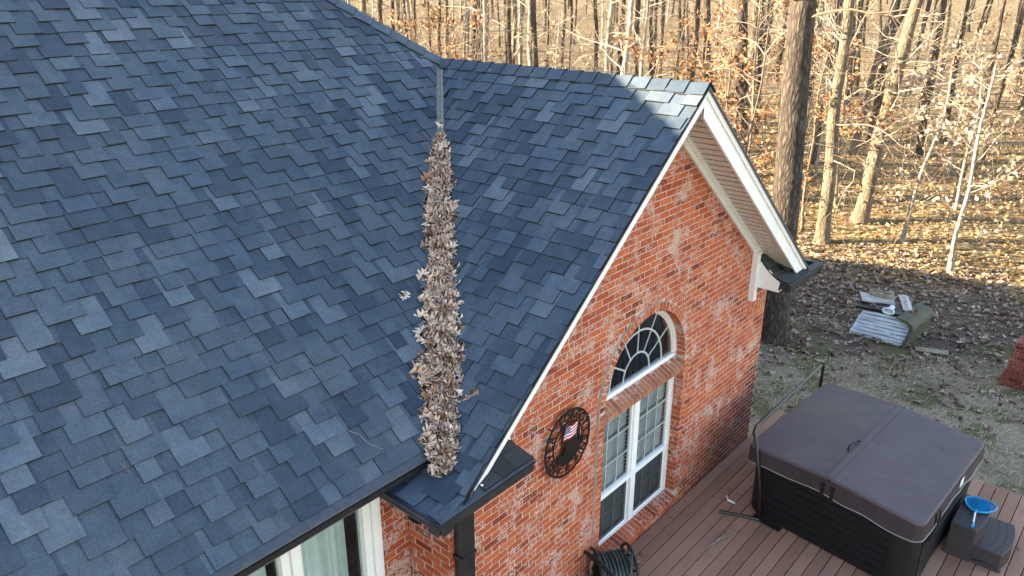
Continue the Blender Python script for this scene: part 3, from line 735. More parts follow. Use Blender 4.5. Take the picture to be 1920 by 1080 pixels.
# arched fanlight
aw = MB(); aw.box(-RI, RI, .088, .15, SP-.005, SP+.045); wa = aw.build('arched_window', 'white_vinyl', house)
def arc_strip(r0, r1, y0, y1, a_lo, a_hi, zc, n, xc=0.):
    m = MB()
    for i in range(n):
        a0 = a_lo+(a_hi-a_lo)*i/n; a1 = a_lo+(a_hi-a_lo)*(i+1)/n
        m.prism([(xc+r0*math.cos(a0), zc+r0*math.sin(a0)), (xc+r1*math.cos(a0), zc+r1*math.sin(a0)), (xc+r1*math.cos(a1), zc+r1*math.sin(a1)), (xc+r0*math.cos(a1), zc+r0*math.sin(a1))], y0, y1, lambda a, b, d: (a, d, b))
    return m
arc_strip(RI-.055, RI, .088, .155, 0.02, math.pi-.02, SP+.02, 40).build('frame', 'white_vinyl', wa)
arc_strip(RI-.078, RI-.054, .106, .15, 0.03, math.pi-.03, SP+.02, 40).build('inner_frame', 'soffit_vinyl', wa)
SPW = SP+.045
for r in (.25, .50): arc_strip(r-.011, r+.011, .121, .131, 0.0, math.pi, SPW, 30).build('muntin', 'white_vinyl', wa)
for k in range(1, 6):
    a = math.pi*k/6; m = MB(); d_ = np.array([math.cos(a), math.sin(a)]); n_ = np.array([-d_[1], d_[0]])*.009
    r1_ = RI-.066
    m.prism([tuple(d_*.26+n_+[0, SPW]), tuple(d_*.26-n_+[0, SPW]), tuple(d_*r1_-n_+[0, SPW-.02*0]), tuple(d_*r1_+n_+[0, SPW])], .1215, .1305, lambda a, b, d: (a, d, b)); m.build('muntin', 'white_vinyl', wa)
m = MB(); n = 40
m.poly([((RI-.06)*math.cos(math.pi*i/n), .119, SP+.03+(RI-.06)*math.sin(math.pi*i/n)) for i in range(n+1)], [tuple(range(n+1))]); m.build('pane', 'window_glass', wa)
# side window of the main body under the eave
sw_ = MB(); sw_.box(-5.60, -3.22, MY-.005, MY+.05, .52, .56); wsd = sw_.build('side_window', 'white_vinyl', house)
for x0, x1, nm in ((-3.40, -3.215, 'casing'), (-4.13, -3.955, 'mullion'), (-4.86, -4.685, 'mullion'), (-5.60, -5.42, 'casing')):
    m = MB()
    for k, (u0, u1, yf) in enumerate(((0, .34, -.045), (.34, .46, -.03), (.46, .8, -.052), (.8, 1, -.03))):
        m.box(x0+(x1-x0)*u0, x0+(x1-x0)*u1, MY+yf, MY+.04, .56, 2.23)
    m.build(nm, 'white_paint', wsd)
m = MB(); m.box(-5.60, -3.215, MY-.055, MY+.04, 2.2305, 2.262); m.build('head_casing', 'white_paint', wsd)
for x0, x1 in ((-3.955, -3.40), (-4.685, -4.13), (-5.42, -4.86)):
    m = MB(); m.face([(x0, MY+.01, .56), (x1, MY+.01, .56), (x1, MY+.01, 2.23), (x0, MY+.01, 2.23)]); m.build('pane', 'window_glass', wsd)
    m = MB(); n = 60; xs = np.linspace(x0-.04, x1-.035, n)
    vv = [(x, MY+.16+.03*math.sin(x*23)+.012*math.sin(x*61), z) for z in (.5, 2.24) for x in xs]
    m.poly(vv, [(i, i+1, n+i+1, n+i) for i in range(n-1)]); m.build('curtain', 'curtain', wsd, smooth=True)

# ------------------------------------------------------------------ leaves
HALF = [(.02, .0), (.05, .22), (.27, .20), (.36, .32), (.11, .40), (.42, .56), (.36, .64), (.12, .62), (.28, .84), (.07, .82), (0, 1.06)]
def leaf_arrays():
    V = []; T = []
    mid = [(0, .0), (0, .3), (0, .6), (0, .85)]
    outl = [(-a, b) for a, b in HALF]+[(a, b) for a, b in HALF[-2::-1]]
    pts = outl; nO = len(pts)
    V = [(a, b) for a, b in pts]+mid
    for i in range(nO-1):
        yb = (pts[i][1]+pts[i+1][1])/2; k = min(3, int(yb/.28)); T.append((i, i+1, nO+k))
    for k in range(3): pass
    # close the midrib gaps
    for side in (0, 1):
        for k in range(3):
            best = [i for i in range(nO-1) if min(3, int((pts[i][1]+pts[i+1][1])/2/.28)) == k and ((i < nO//2) == (side == 0))]
            if best:
                j = (best[-1]+1) if side == 0 else best[0]
                T.append((nO+k, j, nO+k+1))
    return np.array(V, float), np.array(T, int)
LV, LT = leaf_arrays()
SV = np.array([(0, 0), (-.35, .3), (-.2, .65), (0, 1.0), (.2, .65), (.35, .3)], float); ST = np.array([(0, 1, 5), (1, 2, 5), (5, 2, 4), (2, 3, 4)])
def leaf_batch(name, P, size, normal_tilt, mat, shape, tones, parent=None, up=None, curl=.35):
    """many leaves in one mesh; P (n,3), size (n,), tilt radians (n,)"""
    V2, T = (LV, LT) if shape == 'oak' else (SV, ST); n = len(P); k = len(V2)
    P = np.asarray(P, float); yaw = RN.uniform(0, 2*math.pi, n); c1 = RN.uniform(-curl, curl*1.6, n); c2 = RN.uniform(-curl, curl*1.5, n)
    a = V2[:, 0][None, :]; b = V2[:, 1][None, :]-.5
    X = a*size[:, None]*RN.uniform(.75, 1.1, n)[:, None]; Y = b*size[:, None]; Z = (c1[:, None]*np.abs(a)*1.4+c2[:, None]*b*b*1.6)*size[:, None]
    L = np.stack([X+0*Z, Y+0*Z, Z], -1)
    def rot(ax, ang):
        c, s = np.cos(ang), np.sin(ang); R = np.zeros((n, 3, 3)); i, j = {'x': (1, 2), 'y': (0, 2), 'z': (0, 1)}[ax]
        for d in range(3): R[:, d, d] = 1
        R[:, i, i] = c; R[:, j, j] = c; R[:, i, j] = -s; R[:, j, i] = s; return R
    R = rot('z', yaw) @ rot('x', normal_tilt) @ rot('z', RN.uniform(0, 6.3, n))
    if up is not None:
        R = up[None] @ R
    W = np.einsum('nij,nkj->nki', R, L)+P[:, None, :]
    me = bpy.data.meshes.new(name); nv = n*k; nf = n*len(T)
    idx = (T[None]+(np.arange(n)*k)[:, None, None]).reshape(-1)
    me.vertices.add(nv); me.vertices.foreach_set('co', W.reshape(-1)); me.loops.add(nf*3); me.loops.foreach_set('vertex_index', idx.astype(np.int32))
    me.polygons.add(nf); me.polygons.foreach_set('loop_start', np.arange(0, nf*3, 3, dtype=np.int32)); me.polygons.foreach_set('loop_total', np.full(nf, 3, np.int32))
    me.update(calc_edges=True); me.validate()
    at = me.attributes.new('tone', 'FLOAT', 'FACE'); at.data.foreach_set('value', np.repeat(tones, len(T)).astype(np.float32))
    me.materials.append(M[mat]); o = bpy.data.objects.new(name, me); COL.objects.link(o)
    if parent is not None: o.parent = parent; o.location = -Vector(WLOC[parent.name])
    return o
# heap along the valley: t = distance from ridge in plan along x
def valley_pt(t, a, h):
    b = vp0+vd*t
    if a < 0: q = b+np.array([a, 0, 0]); q[2] = b[2]      # on the main slope (level along x)
    else: q = b+np.array([0, -a, 0])                      # on the wing slope (level along y)
    q = q+np.array([0, 0, h]); return q
tw = [(.76, .025), (.92, .07), (1.15, .10), (1.5, .115), (1.9, .13), (2.2, .15), (2.45, .17), (2.65, .14), (2.8, .115), (2.98, .08), (3.08, .03)]
halfw = lambda t: float(np.interp(t, [p[0] for p in tw], [p[1] for p in tw]))
P = []; 
for i in range(2500):
    t_ = .82+(3.06-.82)*random.random(); hw_ = halfw(t_)*(1+.10*math.sin(t_*13)+.10*math.sin(t_*31+1)); a = random.gauss(0, .55); a = max(-1.4, min(1.4, a))*hw_
    hgt = (1-min(1, abs(a)/(hw_*1.15))**2)*.055*min(1, hw_/.1); P.append(valley_pt(t_, a, .012+hgt*random.uniform(.35, 1.05)))
for i in range(110):
    t_ = random.uniform(.95, 3.0); hw_ = halfw(t_); a = random.choice((-1, 1))*hw_*(.95+abs(random.gauss(0, .38))); P.append(valley_pt(t_, a, .03) if a > 0 else valley_pt(t_, a, .035))
P = np.array(P); n = len(P)
up = np.array(Matrix.Rotation(rad(33), 3, Vector((1, -1, 0)).normalized()))
lp = leaf_batch('leaf_heap', P, RN.uniform(.06, .165, n), np.abs(RN.normal(.18, .34, n)), 'leaf_dry', 'oak', np.clip(RN.beta(2.2, 1.6, n), 0, .93)+(RN.random(n) < .03)*.1, up=up, curl=.5)
tag(lp, 'heap of dry tan oak leaves filling the roof valley', 'leaf heap', kind='stuff')
mb = MB(); TT = np.linspace(.85, 3.04, 50)
for t0, t1 in zip(TT[:-1], TT[1:]):
    for u0, u1 in zip(np.linspace(-1, 1, 9)[:-1], np.linspace(-1, 1, 9)[1:]):
        q = []
        for t_, u in ((t0, u0), (t0, u1), (t1, u1), (t1, u0)):
            hw_ = halfw(t_)*.9; q.append(valley_pt(t_, u*hw_, .004+.05*(1-u*u)*min(1, hw_/.1)))
        mb.face(q, .05+.2*random.random())
core = mb.build('leaf_heap_core', 'leaf_dry', lp, center=False); stuff(core)
# single stray leaves
strays = [((valley_pt(.70, .0, .03)), 'single pale oak leaf on the bare valley flashing'), (main3(-2.42, 1.20, .03), 'splayed tan oak leaf left of the leaf heap on the shingles'),
          (main3(-2.62, .60, .03), 'oak leaf lying low beside the wide foot of the heap'), ((-4.72, .03, ZE-.05), 'dry tan leaf caught in the black eave gutter')]
for p_, lab in strays:
    o = leaf_batch('oak_leaf', np.array([p_]), np.array([.115]), np.array([.15]), 'leaf_dry', 'oak', np.array([.8]), up=up, curl=.25)
    me = o.data; c = np.array(p_); me.transform(Matrix.Translation(-Vector(c))); o.location = c; tag(o, lab, 'leaf', 'stray leaves on the roof')
m = MB(); m.tube([main3(-3.55, .40, .022), main3(-3.49, .33, .03), main3(-3.47, .25, .024), main3(-3.40, .16, .024)], [.001, .0016, .0016, .001], 5); tag(m.build('roof_twig', 'twig_pale'), 'thin pale twig on the shingles above the eave', 'twig')
m = MB(); m.tube([main3(-4.95, .87, .022), main3(-4.94, .82, .024), main3(-4.92, .77, .022)], [.003, .004, .002], 5); tag(m.build('roof_twig', 'twig_brown'), 'short brown twig on the lower left shingles', 'twig')

# ------------------------------------------------------------------ deck
deck = empty('deck', (0, -2, 0), 'reddish brown plank deck along the brick gable wall', 'deck')
BW = .1375; DX0, DX1 = -6.0, 3.86
for i in range(36):
    y1 = -.012-i*BW; y0 = y1-BW+.009
    cuts = [DX0]
    x = DX0+random.uniform(.8, 3.5)
    while x < DX1-.8: cuts.append(x); x += random.uniform(2.4, 4.2)
    cuts.append(DX1+random.uniform(-.008, .008))
    for a, b in zip(cuts[:-1], cuts[1:]):
        m = MB(); tn = random.uniform(.1, .9); e = .002
        pr = [(y0, -.026), (y1, -.026), (y1, -.004), (y1-.004, 0), (y0+.004, 0), (y0, -.004)]
        m.prism(pr, a+e, b-e, lambda p, q, d: (d, p, q), tn); m.build('board', 'deck_board', deck)
m = MB()
for x in np.arange(DX0+.2, DX1, .4): m.box(x, x+.04, -4.95, -.02, -.18, -.03)
m.build('joists', 'tub_corner', deck)
m = MB(); m.box(DX1-.05, DX1-.012, -4.95, -.012, -.6, -.03); m.build('rim_board', 'deck_board', deck)
m = MB(); m.box(DX0, HX+.9, -.5*0-.0115, -.004, -.2, -.03); m.build('ledger', 'tub_corner', deck)
# twig and leaves on the deck
m = MB(); m.tube([(.40, -.68, .012), (.50, -.71, .02), (.62, -.72, .014), (.72, -.76, .02), (.80, -.74, .022), (.88, -.75, .03), (.96, -.74, .05)], [.010, .013, .012, .012, .011, .009, .005], 7)
m.tube([(.72, -.76, .02), (.70, -.80, .012), (.66, -.82, .01)], [.007, .006, .003], 5)
tag(m.build('deck_twig', 'bark_pale'), 'crooked pale stick lying on the deck boards', 'stick')
for k, (x, y, lab) in enumerate([(-.30, -.235, 'curled brown leaf on the deck nearest the hose reel'), (-.16, -.18, 'small dark leaf sprig on the deck below the window sill'), (.62, -.10, 'tiny dark leaf on the deck below the right window corner'), (2.0, -.16, 'dark leaf scrap on the deck by the wall foot'), (1.55, -.40, 'small leaf scrap on the deck left of the tub'), (2.66, -3.32, 'tan leaf scrap beside the plastic steps')]):
    o = leaf_batch('deck_leaf', np.array([(x, y, .012)]), np.array([.06]), np.array([.5]), 'leaf_ground', 'oak', np.array([random.uniform(.1, .5)]), curl=.7)
    o.data.transform(Matrix.Translation(-Vector((x, y, .012)))); o.location = (x, y, .012); tag(o, lab, 'leaf')

# ------------------------------------------------------------------ wall sign
SGX, SGZ, SGY = -1.405, 2.00, -.045
sg = empty('wall_sign', (SGX, SGY, SGZ-.33), 'round black metal cutout sign with flag and lettering on the brick wall', 'sign')
arc_strip(.322, .345, SGY-.004, SGY+.004, 0, 2*math.pi, SGZ, 56, SGX).build('outer_ring', 'black_iron', sg)
arc_strip(.212, .226, SGY-.004, SGY+.004, 0, 2*math.pi, SGZ, 48, SGX).build('inner_ring', 'black_iron', sg)
dg = bpy.context.evaluated_depsgraph_get
def letter(ch, ang, size, rr):
    cu = bpy.data.curves.new('letter', 'FONT'); cu.body = ch; cu.size = size; cu.extrude = .003; cu.offset = .0035; cu.align_x = 'CENTER'; cu.align_y = 'CENTER'
    o = bpy.data.objects.new('letter_source', cu); COL.objects.link(o); bpy.context.view_layer.update()
    me = bpy.data.meshes.new_from_object(o.evaluated_get(dg())); COL.objects.unlink(o); bpy.data.objects.remove(o)
    me.name = 'letter'; me.materials.clear(); me.materials.append(M['black_iron'])
    me.transform(Matrix.Rotation(rad(90), 4, 'X')); me.transform(Matrix.Rotation(-(math.pi/2-ang), 4, 'Y') if False else Matrix.Rotation(math.pi/2-ang, 4, 'Y'))
    q = bpy.data.objects.new('letter', me); COL.objects.link(q); q.parent = sg
    q.location = Vector((SGX+rr*math.cos(ang), SGY, SGZ+rr*math.sin(ang)))-sg.location; return q
txt = 'NEVER FORGOTTEN'
for i, ch in enumerate(txt):
    if ch == ' ': continue
    letter(ch, rad(222-i*(222+32)/(len(txt)-1)), .115, .274)
def star(ang, r0, rr=.274):
    m = MB(); cx, cz = SGX+rr*math.cos(ang), SGZ+rr*math.sin(ang)
    pts = [(cx+(r0 if k % 2 == 0 else r0*.42)*math.cos(rad(90+36*k)), cz+(r0 if k % 2 == 0 else r0*.42)*math.sin(rad(90+36*k))) for k in range(10)]
    for k in range(10): m.prism([(cx, cz), pts[k], pts[(k+1) % 10]], SGY-.004, SGY+.004, lambda a, b, d: (a, d, b))
    m.build('star', 'black_iron', sg)
for a in (240, 270, 300): star(rad(a), .05)
m = MB()   # kneeling figure with bowed helmet
fig = [(-.16, -.15), (-.05, -.215), (.10, -.19), (.185, -.11), (.205, -.02), (.13, .0), (.10, .055), (.085, .085), (.03, .11), (-.03, .095), (-.055, .05), (-.05, .0), (-.03, -.05), (-.06, -.09), (-.12, -.10)]
for k in range(len(fig)): m.prism([(SGX+.04, SGZ-.06), (SGX+fig[k][0], SGZ+fig[k][1]), (SGX+fig[(k+1) % len(fig)][0], SGZ+fig[(k+1) % len(fig)][1])], SGY-.004, SGY+.004, lambda a, b, d: (a, d, b))
m.build('figure_silhouette', 'black_iron', sg)
m = MB(); m.prism([(SGX+.115, SGZ+.19), (SGX+.165, SGZ+.17), (SGX+.185, SGZ-.02), (SGX+.15, SGZ-.04)], SGY-.004, SGY+.004, lambda a, b, d: (a, d, b)); m.build('rifle_silhouette', 'black_iron', sg)
m = MB(); m.tube([(SGX-.135, SGY, SGZ-.19), (SGX-.10, SGY, SGZ+.0), (SGX-.06, SGY, SGZ+.20)], .006, 6); m.build('flag_pole', 'black_iron', sg)
def fp(u, v, d): wv = .012*math.sin(u*7+.5); return (SGX-.085+u*.185+v*.03, SGY-.010+d-.004*math.sin(u*8), SGZ+.045+v*.135+wv)
for r_ in range(9):
    m = MB(); v0, v1 = r_/9, (r_+1)/9; u0 = 0 if r_ < 4 else .45
    us = np.linspace(u0, 1, 9)
    for a, b in zip(us[:-1], us[1:]): m.face([fp(a, v0, 0), fp(b, v0, 0), fp(b, v1, 0), fp(a, v1, 0)])
    m.build('flag_stripe', 'flag_red' if r_ % 2 == 0 else 'flag_white', sg)
m = MB(); us = np.linspace(0, .45, 6)
for a, b in zip(us[:-1], us[1:]): m.face([fp(a, 4/9, 0), fp(b, 4/9, 0), fp(b, 1, 0), fp(a, 1, 0)])
cn = m.build('flag_canton', 'flag_blue', sg)
m = MB()
for i in range(4):
    for j in range(4):
        u, v_ = .06+i*.105, .50+j*.135; m.face([fp(u, v_, -.002), fp(u+.045, v_, -.002), fp(u+.045, v_+.06, -.002), fp(u, v_+.06, -.002)])
m.build('flag_stars', 'flag_white', cn)
for a in (45, 135, 225, 315):
    m = MB(); x, z = SGX+.333*math.cos(rad(a)), SGZ+.333*math.sin(rad(a)); m.tube([(x, SGY, z), (x, -.001, z)], .006, 6); m.build('standoff', 'black_iron', sg)

# ------------------------------------------------------------------ hot tub
TC = np.array([2.265, -1.69]); TA = rad(-4.6); CA, SA = math.cos(TA), math.sin(TA)
TB = rad(-7.5); TA = rad(-3.2); CA, SA = math.cos(TA), math.sin(TA); CB, SB = math.cos(TB), math.sin(TB)
def T3(x, y, z): return (TC[0]+x*CA-y*SB, TC[1]+x*SA+y*CB, z)
tub = empty('hot_tub', (TC[0], TC[1], 0), 'square hot tub with folded brown vinyl cover and black panelled cabinet', 'hot tub')
HXT, HYT = 1.065, 1.0
# cabinet core
m = MB(); prof = rrect(HXT-.035, HYT-.035, .24, 8); n = len(prof)
for (z0, i0), (z1, i1) in zip(((.0, .02), (.03, 0)), ((.03, 0), (.80, 0))):
    f = lambda z, i: [T3(a*(1-i/HXT), b*(1-i/HYT), z) for a, b in prof]
    A, B = f(z0, i0), f(z1, i1); m.poly(A+B, [(k, (k+1) % n, n+(k+1) % n, n+k) for k in range(n)])
m.build('cabinet', 'tub_corner', tub)
for side in ('x', 'y'):
    L_ = (HYT if side == 'x' else HXT)-.035-.25
    for k in range(7):
        z0 = .045+k*.099; mm = MB(); d0 = (HXT if side == 'x' else HYT)-.035
        pr = [(d0-.002, z0), (d0+.010, z0+.004), (d0+.010, z0+.089), (d0-.002, z0+.093)]
        fn = (lambda a, b, d: T3(-a, d, b)) if side == 'x' else (lambda a, b, d: T3(d, -a, b))
        mm.prism(pr, -L_, L_, fn); mm.build('panel_slat', 'tub_panel', tub)
# cover: two halves, taper from the fold to the edges
def topz(y): return .955-.052*abs(y)
full = rrect(HXT, HYT, .11, 8)
for s in (1, -1):
    half = clip(full, 0, -s, -.012)
    cxh, cyh = 0, s*HYT/2
    def ins(p, d):
        x, y = p; return (x-math.copysign(min(d, abs(x)), x), y-(s*d if s*y > .1 else 0))
    ringA = [T3(x, y, topz(y)-.115) for x, y in half]
    ringB = [T3(x, y, topz(y)-.020) for x, y in half]
    ringB2 = [T3(*ins(p, .006), topz(p[1])-.006) for p in half]
    ringC = [T3(*ins(p, .018), topz(p[1])) for p in half]
    n = len(half); mm = MB()
    k = 0
    mm.poly(ringA+ringB+ringB2+ringC, [(r*n+i, r*n+(i+1) % n, (r+1)*n+(i+1) % n, (r+1)*n+i) for r in range(3) for i in range(n)])
    # softly sagging top
    cen = T3(0, s*.5, topz(.5)-.012); N2 = 3; prev = [np.array(p) for p in ringC]; base = [np.array(p) for p in ringC]; c_ = np.array(cen)
    for q in range(1, N2+1):
        f_ = q/(N2+1); cur = [b*(1-f_)+c_*f_ - np.array([0, 0, .0]) for b in base]
        if q < N2+1: mm.poly(prev+cur, [(i, (i+1) % n, n+(i+1) % n, n+i) for i in range(n)])
        prev = cur
    mm.poly(prev+[c_], [(i, (i+1) % n, n) for i in range(n)])
    ch = mm.build('cover_panel', 'tub_vinyl', tub)
m = MB()
for (y0, y1, zt) in ((-.035, .035, .968),):
    m.prism([(-HXT+.005, .0), (HXT-.005, 0), (HXT-.02, 1), (-HXT+.02, 1)], y0, y1, lambda a, b, d: T3(a, d, .935+b*.030)); 
hg = m.build('cover_hinge', 'tub_vinyl', tub)
m = MB(); m.tube([T3(-.40, .075, .958), T3(-.36, .085, .985), T3(-.25, .075, .990), T3(-.16, .06, .985), T3(-.13, .05, .962)], .012, 8); m.build('handle', 'black_plastic', hg)
# skirt with wavy hem
n = len(full); sk = MB(); R0, R1, R2 = [], [], []
per = 0
for i, (x, y) in enumerate(full):
    th = math.atan2(y, x); wv = .022*math.sin(th*6+.6)+.012*math.sin(th*11)
    R0.append(T3(x*.999, y*.999, topz(y)-.108)); R1.append(T3(x*1.004, y*1.004, topz(y)-.17)); R2.append(T3(x*(1.012+.008*math.sin(th*9)), y*(1.012+.008*math.sin(th*7)), .715+wv))
def densify(poly, d=.08):
    out = []
    for i in range(len(poly)):
        p, q = np.array(poly[i]), np.array(poly[(i+1) % len(poly)]); k = max(1, int(np.linalg.norm(q-p)/d))
        out += [tuple(p+(q-p)*j/k) for j in range(k)]
    return out
dense = densify(full, .07); n = len(dense); rows = []; hem = []
for f_ in (0, .35, .7, 1):
    r_ = []
    for x, y in dense:
        th = math.atan2(y, x); s_ = th*HXT; wv = .026*math.sin(th*4+2.1)+.010*math.sin(th*13)
        o_ = 1.0+.011*f_+.006*f_*math.sin(th*17+1.3)*(1-.3*f_)
        z = (topz(y)-.030)*(1-f_)+(.715+wv)*f_; r_.append(T3(x*(o_+.004), y*(o_+.004), z))
    rows.append(r_)
sk.poly(sum(rows, []), [(r*n+i, r*n+(i+1) % n, (r+1)*n+(i+1) % n, (r+1)*n+i) for r in range(3) for i in range(n)])
skirt = sk.build('cover_skirt', 'tub_skirt', tub, smooth=True)
m = MB(); m.tube(rows[3]+[rows[3][0]], .006, 5, cap=False); m.build('hem_piping', 'piping', skirt)
for x, y in ((-1.085, -.06), (-1.085, .05)):
    m = MB(); m.prism([(y-.02, .70), (y+.02, .70), (y+.02, .875), (y-.02, .875)], -1.088, -1.080, lambda a, b, d: T3(d, a, b)); m.build('strap', 'black_plastic', skirt)
for x, y in ((-.70, -1.02), (-.60, -1.03)):
    m = MB(); m.tube([T3(x, y+.01, .87), T3(x, y, .80), T3(x-.02, y+.01, .70), T3(x, y+.05, .45)], .008, 5); m.build('strap', 'tub_corner', skirt)
m = MB(); m.prism([(.05, .80), (.16, .80), (.165, .89), (.055, .89)], -1.022, -1.016, lambda a, b, d: T3(a, d, b)); m.build('care_label', 'label_white', skirt)
m = MB(); m.prism([(-.28, .03), (-.12, .03), (-.12, .075), (-.28, .075)], -1.024, -1.016, lambda a, b, d: T3(d, a, b)); m.build('maker_label', 'label_white', tub)
# cover lifter bar
m = MB()
m.tube([(1.25, -.93, 0), (1.25, -.87, .5), (1.275, -.76, 1.0), (1.31, -.70, 1.085), (1.42, -.675, 1.11), (2.5, -.665, 1.108), (3.45, -.655, 1.10), (3.535, -.655, 1.08), (3.55, -.66, 1.0), (3.55, -.66, 0)], .020, 10)
lf = m.build('lifter_bar', 'black_metal', tub, smooth=True)
m = MB(); m.tube([(3.50, -.655, 1.095), (3.55, -.657, 1.05)], .027, 10); m.build('elbow', 'black_plastic', lf)
m = MB(); m.tube([(1.08, -.50, .024), (1.16, -.68, .024), (1.25, -.93, .024)], .020, 8); m.build('lifter_foot', 'black_metal', lf)
m = MB(); m.prism([(-1.12, .0), (-1.04, 0), (-1.04, .018), (-1.12, .018)], .45, .80, lambda a, b, d: T3(a, d, b)); m.build('lifter_plate', 'black_metal', lf)
m = MB(); m.tube([T3(-1.06, 1.07, .02), T3(-1.10, 1.15, .05), T3(-1.02, 1.22, .03)], .012, 6); m.build('drain_valve', 'label_white', tub)

# ------------------------------------------------------------------ plastic steps
st = empty('spa_steps', (2.45, -2.95, 0), 'dark brown moulded plastic two-tread steps beside the hot tub', 'steps')
def tread(yi0, yo, x0, x1, z, zt0, nm, bulge):
    m = MB(); xs = np.linspace(x0, x1, 14); xm = (x0+x1)/2; hw_ = (x1-x0)/2
    outer = [(x, yo-bulge*(1-((x-xm)/hw_)**2)) for x in xs]; inner = [(x1, yi0), (x0, yi0)]
    pl = outer+inner; n = len(pl)
    def ring(z_, sc): 
        cx, cy = xm, (yi0+yo)/2; return [(cx+(a-cx)*sc, cy+(b-cy)*sc, z_) for a, b in pl]
    rr_ = [ring(zt0, 1.03), ring(z-.035, 1.0), ring(z-.034, 1.025), ring(z-.006, 1.03), ring(z, 1.0)]
    m.poly(sum(rr_, []), [(r*n+i, r*n+(i+1) % n, (r+1)*n+(i+1) % n, (r+1)*n+i) for r in range(4) for i in range(n)])
    m.poly(rr_[-1], [tuple(range(n))]); o = m.build(nm, 'step_plastic', st)
    for off in (.07, .15):
        mm = MB()
        for x in np.arange(x0+.05, x1-.06, .042):
            y = yo-bulge*(1-((x+.012-xm)/hw_)**2)+off; y2 = yo-bulge*(1-((x+.03-xm)/hw_)**2)+off
            mm.poly([(x, y, z+.0015), (x+.028, y2, z+.0015), (x+.028, y2+.007, z+.0015), (x, y+.007, z+.0015)], [(0, 1, 2, 3)])
        mm.build('grip_slots', 'step_slot', o)
    return o
tread(-2.72, -2.96, 2.10, 2.75, .41, 0, 'upper_tread', .045)
tread(-2.965, -3.235, 2.14, 2.80, .205, 0, 'lower_tread', .05)
for x in (2.105,):
    m = MB(); m.prism([(-2.73, .0), (-2.95, 0), (-3.25, -.0), (-3.27, .02), (-3.10, .06), (-2.96, .03), (-2.85, .07), (-2.73, .03)], x, x+.03, lambda a, b, d: (d, a, b)); m.build('side_foot', 'step_plastic', st)

# skimmer net lying on the upper tread
sn = empty('skimmer_net', (2.5, -2.9, .42), 'bright blue pool skimmer net lying on the upper step', 'skimmer')
D = [(2.66, -2.735), (2.72, -2.80), (2.735, -2.90), (2.715, -3.0), (2.66, -3.045), (2.58, -3.035), (2.50, -2.985), (2.445, -2.91), (2.445, -2.84), (2.50, -2.775), (2.58, -2.735)]
m = MB(); lo = [(x, y, .430) for x, y in D]; m.tube(lo+[lo[0], lo[1]], .011, 8, cap=False); m.build('rim', 'skimmer_blue', sn, smooth=True)
m = MB(); c0 = np.mean(np.array(D), 0); rings = []
for f_, dz in ((1, 0), (.7, -.006), (.35, .002), (.12, .004)):
    rings.append([tuple(c0+(np.array(p)-c0)*f_)+(.430+dz+random.uniform(-.004, .004)*(f_ < 1),) for p in D])
n = len(D); m.poly(sum(rings, []), [(r*n+i, r*n+(i+1) % n, (r+1)*n+(i+1) % n, (r+1)*n+i) for r in range(3) for i in range(n)]); m.poly(rings[-1], [tuple(range(n))]); m.build('net', 'skimmer_net', sn)
m = MB(); m.tube([(2.45, -2.875, .432), (2.40, -2.88, .430)], [.020, .014], 8); m.build('socket', 'skimmer_blue', sn)
m = MB(); m.tube([(2.40, -2.88, .430), (2.20, -2.905, .428)], .011, 8); m.build('handle', 'label_white', sn)
m = MB(); m.tube([(2.20, -2.905, .428), (2.13, -2.914, .427)], [.015, .018], 8); m.build('grip', 'skimmer_blue', sn)

# ------------------------------------------------------------------ hose reel
hr = empty('hose_reel', (-.82, -.38, 0), 'black garden hose wound on a reel under the window', 'hose reel')
HC = np.array([-.83, -.245, .24]); ax = np.array([.80, -.60, 0]); ax /= np.linalg.norm(ax); pv = np.array([.60, .80, 0])
def HR(a, r, th): return HC+ax*a+r*(pv*math.cos(th)+np.array([0, 0, 1])*math.sin(th))
for k in range(8):
    a = -.145+k*.040; r = .200+.006*math.sin(k*2.1); m = MB(); m.tube([HR(a+.004*math.sin(3*t_), r+.004*math.sin(2*t_+k), t_) for t_ in np.linspace(0, 2*math.pi, 37)], .0205, 8, cap=False); m.build('hose_coil', 'hose', hr, smooth=True)
m = MB(); m.tube([HR(-.17, .0, 0), HR(.17, 0, 0)], .16, 20); m.build('drum', 'black_plastic', hr)
for a in (-.185, .185):
    m = MB(); m.tube([HR(a, .262, t_) for t_ in np.linspace(0, 2*math.pi, 37)], .017, 8, cap=False)
    for k in range(5): m.tube([HR(a, .02, k*1.2566), HR(a, .24, k*1.2566)], .012, 6)
    m.build('flange', 'black_plastic', hr, smooth=True)
for a in (-.215, .215):
    m = MB(); m.tube([tuple(HR(a, .0, 0)+pv*.17-[0, 0, .24]), tuple(HR(a, 0, 0)), tuple(HR(a, 0, 0)-pv*.22-[0, 0, .24])], .016, 8); m.build('leg', 'black_plastic', hr)
m = MB(); e0 = HR(-.20, 0, 0); m.tube([(-1.08, -.06, .56), (-1.105, -.18, .57), (-1.14, -.34, .56), (-1.19, -.62, .50), (-1.18, -.70, .30), (-1.15, -.70, .03)], [.020, .026, .024, .022, .02, .02], 8); m.build('carry_handle', 'black_plastic', hr, smooth=True)
m = MB(); e1 = HR(.19, .20, .9); m.tube([tuple(e1), tuple(e1+ax*.04)], .014, 8); m.tube([tuple(e1+[.01, -.03, -.06]), tuple(e1+[.02, -.03, -.06]+ax*.03)], .016, 8); m.build('hose_coupling', 'brass', hr)
m = MB(); m.tube([tuple(HR(.20, .1, -.4)), tuple(HR(.30, .1, -.4))], .012, 8); m.build('crank', 'black_plastic', hr)
m = MB(); m.tube([HR(.14, .2, 1.6), HR(.16, .29, 1.9), HR(.10, .30, 2.5), HR(.0, .26, 3.0)], .0155, 8); m.build('loose_hose', 'hose', hr, smooth=True)
